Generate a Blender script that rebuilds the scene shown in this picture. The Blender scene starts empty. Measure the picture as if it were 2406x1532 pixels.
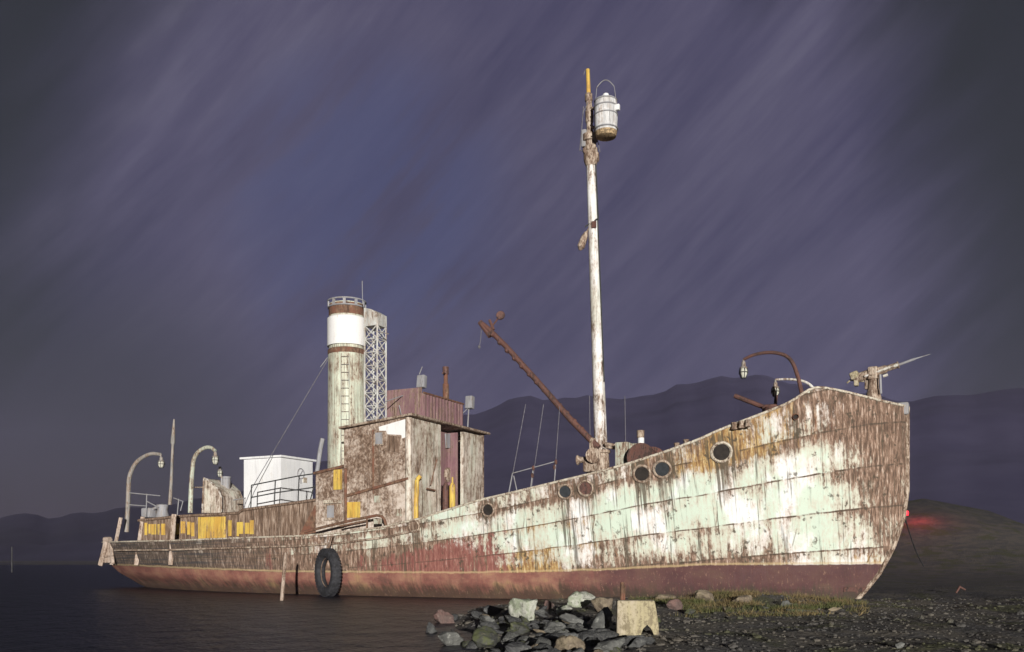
import bpy, bmesh, math, random
from mathutils import Vector, Matrix, noise as mnoise

R = math.radians
C = bpy.context.scene.collection
sc = bpy.context.scene
random.seed(7)

# ------------------------------------------------------------------ camera model (eye height, focal length in photo pixels)
F, CX, CY, EYE = 2200.0, 1203.0, 1305.0, 1.2
def ray(px, py):
    return Vector(((px - CX) / F, 1.0, (CY - py) / F))
# ship frame: local +x = towards the bow, +y = port, z up; origin under the stem head
HEAD = R(-27.0)
ORG = Vector((10.74, 25.5, 0.0))
MW = Matrix.Translation(ORG) @ Matrix.Rotation(HEAD, 4, 'Z')
MI = MW.inverted()
EYEL = MI @ Vector((0, 0, EYE))
def rayl(px, py):
    return (MI.to_3x3() @ ray(px, py))
def Pp(px, py, p=0.0):            # point of the ship on the fore-and-aft plane, p metres to starboard
    d = rayl(px, py); t = (-p - EYEL.y) / d.y
    return EYEL + d * t
def Ps(px, py, s):                # point of the ship on the athwart plane, s metres aft of the stem
    d = rayl(px, py); t = (-s - EYEL.x) / d.x
    return EYEL + d * t
def proj(L):
    w = MW @ Vector(L)
    return CX + F * w.x / w.y, CY - F * (w.z - EYE) / w.y
def depth(L):
    return (MW @ Vector(L)).y
def lerp(a, b, t): return a + (b - a) * t
def clamp(x, a=0.0, b=1.0): return max(a, min(b, x))
def sstep(a, b, x):
    t = clamp((x - a) / (b - a)); return t * t * (3 - 2 * t)
def table(tab, x):
    if x <= tab[0][0]: return tab[0][1]
    for (x0, y0), (x1, y1) in zip(tab, tab[1:]):
        if x <= x1: return lerp(y0, y1, (x - x0) / (x1 - x0))
    return tab[-1][1]
def smooth_table(tab, x, w):
    return sum(table(tab, x + w * k / 4.0) for k in range(-4, 5)) / 9.0

# ------------------------------------------------------------------ mesh builder
class MB:
    def __init__(s): s.bm = bmesh.new()
    def box(s, c, size, rot=None, bev=0.0):
        g = bmesh.ops.create_cube(s.bm, size=1.0)
        m = Matrix.Translation(Vector(c)) @ (rot.to_4x4() if rot else Matrix()) @ Matrix.Diagonal((*size, 1.0))
        bmesh.ops.transform(s.bm, matrix=m, verts=g['verts'])
        if bev > 0:
            es = list({e for v in g['verts'] for e in v.link_edges})
            bmesh.ops.bevel(s.bm, geom=es, offset=bev, segments=2, affect='EDGES', profile=0.5)
        return s
    def tube(s, pts, rads, n=10, cap=True):
        pts = [Vector(p) for p in pts]
        if not hasattr(rads, '__len__'): rads = [rads] * len(pts)
        rings = []; ref = None
        for i, p in enumerate(pts):
            if i == 0: t = pts[1] - pts[0]
            elif i == len(pts) - 1: t = pts[-1] - pts[-2]
            else: t = (pts[i + 1] - pts[i]).normalized() + (pts[i] - pts[i - 1]).normalized()
            t.normalize()
            if ref is None:
                ref = Vector((0, 0, 1)) if abs(t.z) < 0.9 else Vector((1, 0, 0))
            a = (ref - t * ref.dot(t)).normalized(); b = t.cross(a); ref = a
            rings.append([s.bm.verts.new(p + (a * math.cos(2 * math.pi * k / n) + b * math.sin(2 * math.pi * k / n)) * rads[i]) for k in range(n)])
        for r0, r1 in zip(rings, rings[1:]):
            for k in range(n):
                s.bm.faces.new((r0[k], r0[(k + 1) % n], r1[(k + 1) % n], r1[k]))
        if cap:
            s.bm.faces.new(list(reversed(rings[0]))); s.bm.faces.new(rings[-1])
        return s
    def lathe(s, prof, org=(0, 0, 0), axis=(0, 0, 1), n=32, closed=False):
        z = Vector(axis).normalized(); ref = Vector((0, 0, 1)) if abs(z.z) < 0.9 else Vector((1, 0, 0))
        a = (ref - z * ref.dot(z)).normalized(); b = z.cross(a); o = Vector(org)
        rings = [[s.bm.verts.new(o + z * h + (a * math.cos(2 * math.pi * k / n) + b * math.sin(2 * math.pi * k / n)) * max(r, 1e-4)) for k in range(n)] for r, h in prof]
        pairs = list(zip(rings, rings[1:]))
        if closed: pairs.append((rings[-1], rings[0]))
        for r0, r1 in pairs:
            for k in range(n):
                s.bm.faces.new((r0[k], r0[(k + 1) % n], r1[(k + 1) % n], r1[k]))
        return s
    def prism(s, poly, vec):
        vec = Vector(vec); A = [s.bm.verts.new(Vector(p)) for p in poly]; B = [s.bm.verts.new(Vector(p) + vec) for p in poly]
        n = len(A); s.bm.faces.new(A); s.bm.faces.new(list(reversed(B)))
        for i in range(n): s.bm.faces.new((A[i], B[i], B[(i + 1) % n], A[(i + 1) % n]))
        return s
    def torus(s, c, axis, Rr, r, n=32, m=10, arc=1.0):
        prof = [(Rr + r * math.cos(2 * math.pi * k / m), r * math.sin(2 * math.pi * k / m)) for k in range(m)]
        return s.lathe(prof, c, axis, n, closed=True)
    def ball(s, c, size, sub=2):
        g = bmesh.ops.create_icosphere(s.bm, subdivisions=sub, radius=1.0)
        bmesh.ops.transform(s.bm, matrix=Matrix.Translation(Vector(c)) @ Matrix.Diagonal((*size, 1.0)), verts=g['verts'])
        return s
    def build(s, name, mat, parent=None, smooth=True, angle=35):
        bmesh.ops.recalc_face_normals(s.bm, faces=s.bm.faces)
        me = bpy.data.meshes.new(name); 
        if smooth:
            for f in s.bm.faces: f.smooth = True
            for e in s.bm.edges:
                if len(e.link_faces) == 2 and e.calc_face_angle(0) > R(angle): e.smooth = False
        s.bm.to_mesh(me); s.bm.free()
        o = bpy.data.objects.new(name, me); C.objects.link(o)
        if mat: me.materials.append(mat)
        if parent: o.parent = parent
        return o

def empty(name, loc, rz=0.0):
    o = bpy.data.objects.new(name, None); C.objects.link(o); o.location = loc; o.rotation_euler = (0, 0, rz); o.empty_display_size = 0.3
    return o
def tag(o, label=None, cat=None, group=None, kind=None):
    if label: o['label'] = label
    if cat: o['category'] = cat
    if group: o['group'] = group
    if kind: o['kind'] = kind
    return o

# ------------------------------------------------------------------ node helpers
class NT:
    def __init__(s, name):
        s.m = bpy.data.materials.new(name); s.m.use_nodes = True; s.t = s.m.node_tree; s.t.nodes.clear()
        s.out = s.t.nodes.new('ShaderNodeOutputMaterial'); s.b = s.t.nodes.new('ShaderNodeBsdfPrincipled')
        s.t.links.new(s.b.outputs[0], s.out.inputs[0])
        s.tc = s.t.nodes.new('ShaderNodeTexCoord')
    def put(s, sock, v):
        if isinstance(v, bpy.types.NodeSocket): s.t.links.new(v, sock)
        elif v is not None: sock.default_value = v
    def obj(s): return s.tc.outputs['Object']
    def map(s, vec, scale=(1, 1, 1), loc=(0, 0, 0), rot=(0, 0, 0)):
        n = s.t.nodes.new('ShaderNodeMapping'); s.put(n.inputs['Vector'], vec)
        n.inputs['Scale'].default_value = scale; n.inputs['Location'].default_value = loc; n.inputs['Rotation'].default_value = rot
        return n.outputs[0]
    def noise(s, vec, scale=5, detail=6, rough=0.6, dist=0.0):
        n = s.t.nodes.new('ShaderNodeTexNoise'); s.put(n.inputs['Vector'], vec)
        n.inputs['Scale'].default_value = scale; n.inputs['Detail'].default_value = detail
        n.inputs['Roughness'].default_value = rough; n.inputs['Distortion'].default_value = dist
        return n.outputs[0]
    def vor(s, vec, scale=5, feature='F1', out='Distance'):
        n = s.t.nodes.new('ShaderNodeTexVoronoi'); n.feature = feature; s.put(n.inputs['Vector'], vec); n.inputs['Scale'].default_value = scale
        return n.outputs[out]
    def math(s, op, a, b=None, c=None, clampv=False):
        n = s.t.nodes.new('ShaderNodeMath'); n.operation = op; n.use_clamp = clampv
        s.put(n.inputs[0], a); s.put(n.inputs[1], b)
        if c is not None: s.put(n.inputs[2], c)
        return n.outputs[0]
    def ramp(s, fac, stops, mode='LINEAR'):
        n = s.t.nodes.new('ShaderNodeValToRGB'); n.color_ramp.interpolation = mode; e = n.color_ramp.elements
        while len(e) < len(stops): e.new(0.5)
        for k, (p, c) in enumerate(stops):
            e[k].position = p
            e[k].color = (c, c, c, 1) if not hasattr(c, '__len__') else (*c, 1)
        s.put(n.inputs[0], fac); return n.outputs[0]
    def step(s, x, a, b):
        if b < a: return s.math('SUBTRACT', 1.0, s.step(x, b, a))
        n = s.t.nodes.new('ShaderNodeMapRange'); n.interpolation_type = 'SMOOTHSTEP'; s.put(n.inputs[0], x)
        n.inputs[1].default_value = a; n.inputs[2].default_value = b; n.inputs[3].default_value = 0; n.inputs[4].default_value = 1
        return n.outputs[0]
    def mix(s, f, a, b, blend='MIX'):
        n = s.t.nodes.new('ShaderNodeMix'); n.data_type = 'RGBA'; n.blend_type = blend; n.clamp_factor = True
        s.put(n.inputs['Factor'], f)
        for sock, v in ((n.inputs[6], a), (n.inputs[7], b)):
            s.put(sock, v if isinstance(v, bpy.types.NodeSocket) else (*v, 1))
        return n.outputs[2]
    def attr(s, name):
        n = s.t.nodes.new('ShaderNodeAttribute'); n.attribute_name = name; return n.outputs['Fac']
    def sep(s, vec):
        n = s.t.nodes.new('ShaderNodeSeparateXYZ'); s.put(n.inputs[0], vec); return n.outputs
    def bump(s, h, strength=0.3, dist=0.02):
        n = s.t.nodes.new('ShaderNodeBump'); s.put(n.inputs['Height'], h); n.inputs['Strength'].default_value = strength; n.inputs['Distance'].default_value = dist
        s.t.links.new(n.outputs[0], s.b.inputs['Normal'])
    def done(s, col, rough=0.7, metal=0.0, spec=0.3):
        s.put(s.b.inputs['Base Color'], col if isinstance(col, bpy.types.NodeSocket) else (*col, 1))
        s.put(s.b.inputs['Roughness'], rough); s.put(s.b.inputs['Metallic'], metal)
        s.b.inputs['Specular IOR Level'].default_value = spec
        return s.m

RUST = [(0.25, (0.035, 0.022, 0.016)), (0.42, (0.10, 0.058, 0.038)), (0.55, (0.19, 0.115, 0.075)), (0.66, (0.30, 0.19, 0.12)), (0.8, (0.42, 0.31, 0.23))]
def rust_col(g, co, scale=6, streak=0.25):
    n = g.noise(g.map(co, (1, 1, streak)), scale, 7, 0.7)
    return g.ramp(n, RUST)
def painted(name, paint, wear=0.5, scale=5.0, streak=0.14, paint2=None, rust=None, rough=0.6, sharp=0.035, drip=0.45, patch=0.25, grad=None, runs=0.7, stain=(.42, .31, .23)):
    """peeling paint over rust: chalky stain, flakes, vertical runs and thin dark drips"""
    g = NT(name); co = g.obj()
    st = g.noise(g.map(co, (1, 1, streak * .7)), scale * 1.5, 8, 0.68, 0.2)
    bl = g.noise(co, scale * 0.28, 5, 0.6, 0.4)
    fl = g.noise(g.map(co, (1, 1, min(1.0, .4 + streak * .4))), scale * 3.2, 6, 0.72)
    m = g.math('ADD', g.math('MULTIPLY', st, drip), g.math('ADD', g.math('MULTIPLY', bl, patch), g.math('MULTIPLY', fl, 1 - drip - patch)))
    if grad:
        z = g.sep(co)[2]
        m = g.math('ADD', m, g.math('MULTIPLY', g.step(z, grad[0], grad[1]), grad[2]))
    mask = g.step(m, 1 - wear - sharp, 1 - wear + sharp)
    near = g.step(m, 1 - wear - .12, 1 - wear)
    p2 = paint2 or tuple(c * 0.78 for c in paint)
    pc = g.mix(g.step(g.noise(g.map(co, (1, 1, 0.3)), scale * 0.5, 5, 0.6), 0.4, 0.62), paint, p2)
    pc = g.mix(g.math('MULTIPLY', near, .55), pc, stain)
    rn = g.noise(g.map(co, (1, 1, streak * .55)), scale * 3.0, 8, .70)
    rc = rust if rust is not None else g.ramp(rn, [(.30, (.045, .03, .022)), (.43, (.12, .075, .05)), (.52, (.21, .14, .10)), (.60, (.36, .27, .205)), (.72, (.56, .46, .38))])
    col = g.mix(mask, pc, rc)
    thin = g.noise(g.map(co, (1, 1, 0.022), (3, 1, 0)), scale * 4.5, 3, 0.6)
    big = g.step(g.noise(g.map(co, (1, 1, .3), (1, 8, 2)), scale * .55, 4, .6), .38, .6)
    tr = g.math('MULTIPLY', g.step(thin, 0.535, 0.60), g.math('MULTIPLY', big, runs))
    col = g.mix(tr, col, (.075, .05, .036))
    g.bump(g.math('ADD', g.math('MULTIPLY', mask, -0.6), g.math('MULTIPLY', fl, 0.6)), 0.35, 0.015)
    return g.done(col, g.math('ADD', g.math('MULTIPLY', mask, 0.25), rough))

def flat(name, col, var=0.25, scale=6, rough=0.75, bump=0.25, col2=None):
    g = NT(name); n = g.noise(g.obj(), scale, 7, 0.65)
    c2 = col2 or tuple(c * (1 - var * 1.6) for c in col)
    g.bump(n, bump, 0.02)
    return g.done(g.mix(g.step(n, 0.36, 0.64), c2, col), rough)

M = {}
M['funnel'] = painted('funnel_paint', (0.64, 0.69, 0.56), 0.45, 6, 0.05, grad=(9.2, 8.0, .0))
M['mast'] = painted('mast_paint', (0.80, 0.80, 0.79), 0.435, 6, 0.12, paint2=(0.66, 0.67, 0.60), grad=(9.0, 3.5, .07), runs=.35)
M['house'] = painted('deckhouse_paint', (0.70, 0.62, 0.55), 0.46, 3.6, 1.2, paint2=(0.60, 0.52, 0.45), grad=(2.4, 4.2, .075), sharp=.06, drip=.3, patch=.4, runs=.45)
M['house_light'] = painted('bridge_front_paint', (0.72, 0.65, 0.57), 0.47, 4.5, 0.3, paint2=(0.60, 0.60, 0.50), sharp=.06, drip=.35, patch=.35)
M['casing'] = painted('casing_rust_paint', (0.30, 0.235, 0.19), 0.57, 6, 0.2, sharp=.06, stain=(.26, .19, .14))
M['maroon'] = painted('maroon_paint', (0.24, 0.13, 0.145), 0.455, 6, 0.1, paint2=(0.19, 0.10, 0.115), runs=.5, stain=(.3, .2, .18))
M['yellow'] = painted('yellow_paint', (0.68, 0.49, 0.10), 0.42, 7, 0.08, paint2=(0.60, 0.36, 0.07), stain=(.5, .3, .1))
M['white'] = painted('white_paint', (0.78, 0.78, 0.78), 0.36, 5, 0.2, paint2=(0.72, 0.72, 0.73), runs=.18, stain=(.6, .55, .5))
M['band'] = painted('white_band_paint', (0.82, 0.81, 0.80), 0.36, 5, 0.2, paint2=(0.80, 0.79, 0.77), runs=.08)
M['barrel'] = painted('barrel_paint', (0.82, 0.82, 0.82), 0.40, 8, 0.2, paint2=(0.50, 0.50, 0.50), runs=.5)
M['lamp'] = painted('lamp_arm_paint', (0.30, 0.30, 0.29), 0.45, 9, 0.3)
M['tower'] = painted('tower_paint', (0.62, 0.63, 0.60), 0.43, 9, 0.3)
M['steel'] = painted('grey_steel', (0.33, 0.33, 0.35), 0.42, 8, 0.2, stain=(.3, .27, .24), runs=.4)
M['darksteel'] = flat('dark_steel', (0.06, 0.06, 0.06), 0.3)
def _rust():
    g = NT('rust'); g.bump(g.noise(g.obj(), 14, 6, 0.7), 0.4, 0.02)
    return g.done(g.mix(g.step(g.noise(g.obj(), 4, 4, 0.6), 0.4, 0.65), rust_col(g, g.obj(), 9, 0.5), (0.19, 0.085, 0.055)), 0.9)
M['rust'] = _rust()
M['redrust'] = painted('red_rust', (0.135, 0.058, 0.045), 0.47, 9, .5, paint2=(.09, .042, .036), stain=(.17, .09, .07), runs=.3, rust=(.055, .035, .03))
M['palerust'] = painted('pale_rust', (0.55, 0.47, 0.38), 0.51, 9, 0.4)
M['cap'] = painted('rail_cap_paint', (0.68, 0.65, 0.54), 0.47, 6, 1.0, drip=0.3, runs=.2)
M['wicker'] = flat('barrel_bottom', (0.52, 0.37, 0.21), 0.45, 16)
M['glass'] = flat('porthole_glass', (0.05, 0.055, 0.06), 0.2, 6, 0.2, 0.02)
M['bulb'] = painted('lamp_guard', (0.62, 0.62, 0.52), 0.40, 16, 1.0)
M['hole'] = flat('hole_shade', (0.03, 0.024, 0.02), 0.3)
M['wood'] = painted('weathered_wood', (0.50, 0.41, 0.35), 0.47, 9, 0.06)
M['rubber'] = flat('tyre_rubber', (0.045, 0.045, 0.05), 0.3, 9, 0.8)
M['concrete'] = painted('concrete', (0.48, 0.41, 0.32), 0.485, 6, 0.9, paint2=(0.42, 0.36, 0.22), rough=0.9, stain=(.40, .35, .22), runs=.35, drip=.3, patch=.3, rust=(.24, .20, .13))
M['deck'] = flat('deck_planks', (0.16, 0.12, 0.09), 0.4, 5)
M['wire'] = flat('rigging_wire', (0.20, 0.19, 0.21), 0.3, 20)
M['mint'] = painted('pale_green_paint', (0.52, 0.60, 0.50), 0.47, 6, 0.2)

# ------------------------------------------------------------------ the ship: hull
ship = empty('whale_catcher', ORG, HEAD)
tag(ship, 'beached rusting steam whale catcher with tall mast, funnel and high pale green bow', 'ship')
LEN = 31.3
BR = [(0, .04), (.12, .42), (.35, .85), (.8, 1.35), (1.4, 1.8), (2.1, 2.15), (3, 2.45), (5, 2.9), (8, 3.22), (12, 3.4), (18, 3.4), (22, 3.3), (25, 2.95), (27.5, 2.35), (29.5, 1.55), (30.7, .8), (31.3, .05)]
BW = [(0, .04), (.3, .16), (1, .42), (2, .8), (4, 1.5), (6, 2.1), (8, 2.6), (12, 3.15), (17, 3.3), (22, 3.0), (25, 2.45), (27.5, 1.7), (29.5, .9), (30.7, .35), (31.3, .03)]
RAILPX = [(200, 1275), (300, 1272), (400, 1270), (500, 1266), (600, 1262), (700, 1259), (800, 1251), (900, 1238), (980, 1220), (1060, 1195), (1130, 1174), (1200, 1158), (1300, 1134), (1400, 1110), (1480, 1088), (1560, 1062), (1640, 1033), (1690, 1010), (1750, 987), (1800, 968), (1850, 948), (1880, 930), (1900, 914), (1915, 909), (1940, 911), (1990, 921), (2060, 939), (2130, 955), (2200, 955)]
REDZ = [(0, .97), (5, .92), (8, .76), (12, .65), (19, .64), (27, .78), (31.3, .8)]
def br(s): return smooth_table(BR, s, min(0.5, s * 0.5, max(0, (LEN - s) * .5)))
def bw(s): return smooth_table(BW, s, min(0.8, s * 0.5, max(0, (LEN - s) * .5)))
def _rz(s):
    q = Vector((-s, -br(s), 0)); px, _ = proj(q); 
    return EYE + (CY - table(RAILPX, px)) * depth(q) / F
RZ = [(k * 0.1, _rz(k * 0.1)) for k in range(int(LEN * 10) + 1)]
def rz(s): return smooth_table(RZ, s, 0.15)
ZB = -0.8
RSM = [(k * .25, smooth_table(RZ, k * .25, 4.5) + .30 + .09 * max(0, 5 - k * .25)) for k in range(int(LEN * 4) + 1)]
def stem(z): return table([(-.8, 2.2), (0, 1.25), (.7, .72), (1.4, .36), (2.2, .1), (3, 0.0), (9, 0.0)], z)
def stern(z): return table([(-.8, 4.6), (0, 1.9), (.5, .7), (.9, .15), (1.8, 0), (9, 0)], z)
def hull_pt(u, t):
    """u: 0 stem..1 stern, t: 0 bottom..1 rail -> (s, half breadth, z)"""
    s0 = u * LEN; z = lerp(ZB, rz(s0), t)
    s = lerp(stem(z), LEN - stern(z), u)
    fl = lerp(1.55, 0.75, sstep(3, 13, s0))
    tt = clamp((z - 0.2) / max(rz(s0) - 0.2, .1)) ** fl
    low = lerp(0.72, 1.0, sstep(ZB, .5, z))
    b = lerp(bw(s0) * low, br(s0), tt)
    return s, b, z
def inv_hull(px, py):
    """where the sight line through a photo pixel meets the starboard side"""
    best = None
    for iu in range(1, 240):
        for it in range(8, 40):
            u, t = iu / 240, it / 40
            s, b, z = hull_pt(u, t); q = Vector((-s, -b, z)); x, y = proj(q)
            e = (x - px) ** 2 + (y - py) ** 2
            if best is None or e < best[0]: best = (e, u, t)
    _, u, t = best
    for k in range(6):
        h = 1 / 240 / 2 ** k
        for du in (-h, 0, h):
            for dt in (-h * 3, 0, h * 3):
                uu, tt = clamp(u + du, .001, .999), clamp(t + dt, 0, 1)
                s, b, z = hull_pt(uu, tt); x, y = proj((-s, -b, z)); e = (x - px) ** 2 + (y - py) ** 2
                if e < best[0]: best = (e, uu, tt)
        _, u, t = best
    def P(u, t): s, b, z = hull_pt(u, t); return Vector((-s, -b, z))
    p = P(u, t); n = (P(u + .004, t) - P(u - .004, t)).cross(P(u, min(t + .02, 1)) - P(u, t - .02)).normalized()
    if n.y > 0: n = -n
    return p, n

PORTS = [(1695, 1062, 20), (1508, 1113, 17), (1556, 1102, 17), (1328, 1155, 14), (1376, 1147, 15), (1147, 1198, 13), (974, 1237, 12), (1868, 979, 7)]
PORTQ = [(inv_hull(x, y)[0], r) for x, y, r in PORTS]
def drip_at(q):
    """rust that has run down the plating from each port"""
    d = 0.0
    for p, r in PORTQ:
        rr = r * .0125; dx, dz = abs(q.x - p.x), p.z - q.z
        if dz > 0 and dx < rr * 2.2: d = max(d, sstep(rr * 2.0, rr * .5, dx) * sstep(2.0, .1, dz))
        d = max(d, .8 * sstep(rr * 2.6, rr * 1.4, math.hypot(dx, dz)))
    return d
ARC = [(0.0, 0.0)]
for k in range(1, int(LEN / .05)):
    a_, b__ = (k - 1) * .05, k * .05; ARC.append((b__, ARC[-1][1] + min(.14, math.hypot(.05, br(b__) - br(a_)))))
def hull_mesh():
    us = [0] + [0.0015 * 1.0] + [(k / 230) ** 1.25 for k in range(1, 231)]
    us = sorted(set(us)); nt_ = 44
    bm = bmesh.new(); wear = []; warm = []; red = []; band = []; grey = []; uvs = []; drip = []; arc = []
    grid = {}
    for side in (-1, 1):
        for i, u in enumerate(us):
            for j in range(nt_ + 1):
                t = j / nt_
                if side == 1 and (i in (0, len(us) - 1)): grid[side, i, j] = grid[-1, i, j]; continue
                s, b, z = hull_pt(u, t)
                if i in (0, len(us) - 1): b = 0
                # hungry-horse dents between the frames
                dent = 0.012 * math.sin(2 * math.pi * s / 0.62) * sstep(.05, .2, t) * sstep(1, .9, t) * (0.5 + mnoise.noise(Vector((s * .5, z * .8, side))))
                dent += 0.022 * mnoise.noise(Vector((s * .9, z * 1.3, side * 5)))
                v = bm.verts.new((-s, side * max(0, b + dent * min(1, b * 3)), z)); grid[side, i, j] = v
                s0 = u * LEN
                # wear pattern, in metres from the stem and height fraction
                w = -.035
                w += .10 * sstep(2.4, .9, s0) * sstep(.18, .55, t)                                   # stem plates
                w += .05 * sstep(1.2, .4, s0)
                w += .10 * sstep(6.5, 2.6, s0) * sstep(.70, .84, t)                                   # forecastle bulwark
                w += .10 * sstep(.78, .92, t) * sstep(3, 5, s0) * sstep(13, 11, s0)
                w += .12 * sstep(.50, .28, t) * sstep(1.2, 3.5, s0)
                w += .08 * sstep(.68, .40, t) * sstep(3.5, 6.5, s0)
                w += .14 * sstep(9.0, 12.0, s0) * sstep(.85, .55, t)
                w += .09 * sstep(11.5, 14.5, s0)
                w += .06 * sstep(15, 20, s0)
                wear.append(w)
                warm.append(sstep(12.6, 10.5, s0) * sstep(6.6, 9, s0) * sstep(.80, .66, t) + .9 * sstep(7.5, 4.5, s0) * sstep(1.6, 3.4, s0) * sstep(.70, .88, t) + .6 * sstep(.36, .29, t) * sstep(11, 8, s0))
                red.append(sstep(9.4, 11.6, s0) * sstep(16.2, 13.0, s0) * sstep(.80, .62, t))
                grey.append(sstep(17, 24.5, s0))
                band.append(z - table(REDZ, s)); arc.append(table(ARC, s)); uvs.append((s0, (z - ZB) / (table(RSM, s0) - ZB))); drip.append(drip_at(Vector((-s, -b, z))) if side == -1 else 0)
    bm.verts.ensure_lookup_table()
    for side in (-1, 1):
        for i in range(len(us) - 1):
            for j in range(nt_):
                q = [grid[side, i, j], grid[side, i + 1, j], grid[side, i + 1, j + 1], grid[side, i, j + 1]]
                if side == -1: q.reverse()
                try: bm.faces.new(q)
                except ValueError: pass
    for f in bm.faces: f.smooth = True
    bm.normal_update()
    me = bpy.data.meshes.new('hull'); bm.to_mesh(me); bm.free()
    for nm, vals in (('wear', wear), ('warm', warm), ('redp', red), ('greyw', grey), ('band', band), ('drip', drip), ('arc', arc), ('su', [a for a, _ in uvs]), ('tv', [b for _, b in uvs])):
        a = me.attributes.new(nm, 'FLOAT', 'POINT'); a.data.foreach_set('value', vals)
    o = bpy.data.objects.new('hull', me); C.objects.link(o); o.parent = ship
    return o

def hull_mat():
    g = NT('hull_plating'); co = g.obj()
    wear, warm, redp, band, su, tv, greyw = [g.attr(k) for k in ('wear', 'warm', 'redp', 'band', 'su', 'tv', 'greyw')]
    drip = g.attr('drip')
    cx = g.t.nodes.new('ShaderNodeCombineXYZ'); g.put(cx.inputs[0], g.attr('arc')); g.put(cx.inputs[2], g.sep(co)[2])
    hullco = co; co = cx.outputs[0]
    st = g.noise(g.map(co, (1, 1, .05)), 9, 8, .68, .1)        # long vertical runs
    st2 = g.noise(g.map(co, (1, 1, .03), (5, 0, 0)), 14, 4, .62)
    bl = g.noise(co, .8, 6, .62, .5)
    fl = g.noise(g.map(co, (1, 1, .5)), 13, 8, .72, .15)          # flakes
    fl2 = g.noise(g.map(co, (1, 1, .6), (9, 2, 4)), 3.2, 6, .65, .3)
    spot = g.step(g.noise(g.map(co, (1, 1, .8), (2, 7, 1)), 6.5, 5, .6), .60, .655)
    # strakes and butts
    rows = 6.0
    rv = g.math('MULTIPLY', tv, rows); fr = g.math('FRACT', rv); ri = g.math('FLOOR', rv)
    wob = g.math('MULTIPLY', g.math('SUBTRACT', g.noise(co, 1.3, 3), .5), .05)
    d = g.math('ABSOLUTE', g.math('SUBTRACT', g.math('FRACT', g.math('ADD', fr, g.math('ADD', .5, wob))), .5))
    seam = g.math('SUBTRACT', 1.0, g.step(d, .008, .032))
    bx = g.math('FRACT', g.math('ADD', g.math('DIVIDE', su, 3.3), g.math('MULTIPLY', ri, .37)))
    db = g.math('ABSOLUTE', g.math('SUBTRACT', bx, .5))
    butt = g.math('MULTIPLY', g.math('SUBTRACT', 1.0, g.step(db, .002, .008)), .6)
    line = g.math('MAXIMUM', seam, butt)
    broken = g.step(g.noise(g.map(co, (1, 1, 1)), 2.2, 5, .6), .38, .56)
    line = g.math('MULTIPLY', line, broken)
    under = g.math('MULTIPLY', g.step(fr, .55, 1.0), .11)         # rust bleeding down from each lap
    m = g.math('ADD', g.math('MULTIPLY', st, .28), g.math('ADD', g.math('MULTIPLY', fl, .26), g.math('MULTIPLY', g.math('ADD', bl, fl2), .23)))
    m = g.math('ADD', g.math('ADD', m, wear), g.math('MULTIPLY', under, st2))
    m = g.math('ADD', g.math('ADD', m, g.math('MULTIPLY', line, .10)), g.math('MULTIPLY', drip, .06))
    mask = g.step(m, .525, .60)
    stain = g.step(m, .45, .56)
    # paint
    pale = g.step(g.noise(g.map(co, (1, 1, .6)), .9, 5, .6, .3), .49, .61)
    pc = g.mix(pale, (.60, .69, .575), (.84, .85, .84))
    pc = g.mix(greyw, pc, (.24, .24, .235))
    pc = g.mix(g.math('MULTIPLY', stain, .6), pc, (.56, .43, .34))
    # rust
    rn = g.noise(g.map(co, (1, 1, .19)), 13, 9, .72)
    rc = g.ramp(rn, [(.30, (.045, .03, .022)), (.42, (.11, .072, .052)), (.50, (.19, .12, .085)), (.565, (.34, .23, .17)), (.66, (.62, .51, .43))])
    rw = g.ramp(rn, [(.30, (.08, .045, .02)), (.44, (.27, .15, .065)), (.54, (.44, .29, .12)), (.64, (.68, .55, .32))])
    rr = g.ramp(rn, [(.30, (.12, .045, .038)), (.47, (.22, .085, .07)), (.60, (.32, .15, .12)), (.70, (.58, .44, .38))])
    fz = g.math('ADD', g.math('MULTIPLY', g.math('SUBTRACT', g.noise(g.map(co, (1, 1, .35)), 1.1, 6, .7), .5), 3.2), g.math('MULTIPLY', g.math('SUBTRACT', st, .5), 1.5))
    rc = g.mix(g.step(g.math('ADD', warm, fz), .45, .9), rc, rw)
    rc = g.mix(g.step(g.math('ADD', redp, fz), .4, .7), rc, rr)
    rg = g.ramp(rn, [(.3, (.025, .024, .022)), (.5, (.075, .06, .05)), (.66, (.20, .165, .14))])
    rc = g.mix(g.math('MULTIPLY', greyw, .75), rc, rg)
    col = g.mix(mask, pc, rc)
    col = g.mix(g.math('MULTIPLY', spot, g.math('MULTIPLY', g.step(m, .40, .52), .85)), col, (.075, .06, .042))
    dens = g.math('ADD', g.step(g.noise(g.map(co, (1, 1, .25), (1, 8, 2)), 2.6, 5, .6), .42, .60), g.math('MULTIPLY', drip, .8), None, True)
    dark = g.math('MULTIPLY', g.step(g.math('ADD', st2, g.math('MULTIPLY', drip, .10)), .545, .60), dens)
    col = g.mix(g.math('MULTIPLY', dark, .82), col, (.085, .07, .048))
    # plank-like grey strakes at the counter
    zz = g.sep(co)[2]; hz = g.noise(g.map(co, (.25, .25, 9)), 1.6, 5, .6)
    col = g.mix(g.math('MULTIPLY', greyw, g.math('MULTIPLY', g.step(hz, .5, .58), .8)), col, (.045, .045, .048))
    col = g.mix(g.math('MULTIPLY', line, .75), col, (.07, .055, .04))
    # boot topping
    ox = g.ramp(g.noise(g.map(co, (.5, .5, .8)), 2.2, 7, .62), [(.3, (.11, .055, .045)), (.45, (.23, .095, .075)), (.57, (.30, .15, .105)), (.70, (.36, .23, .12))])
    ox = g.mix(g.math('MULTIPLY', g.step(g.math('ADD', su, g.math('MULTIPLY', fl2, 3)), 11.5, 7.5), .80), ox, (.070, .036, .040))  # shade towards the bow, painted into the boot topping colour
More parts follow.
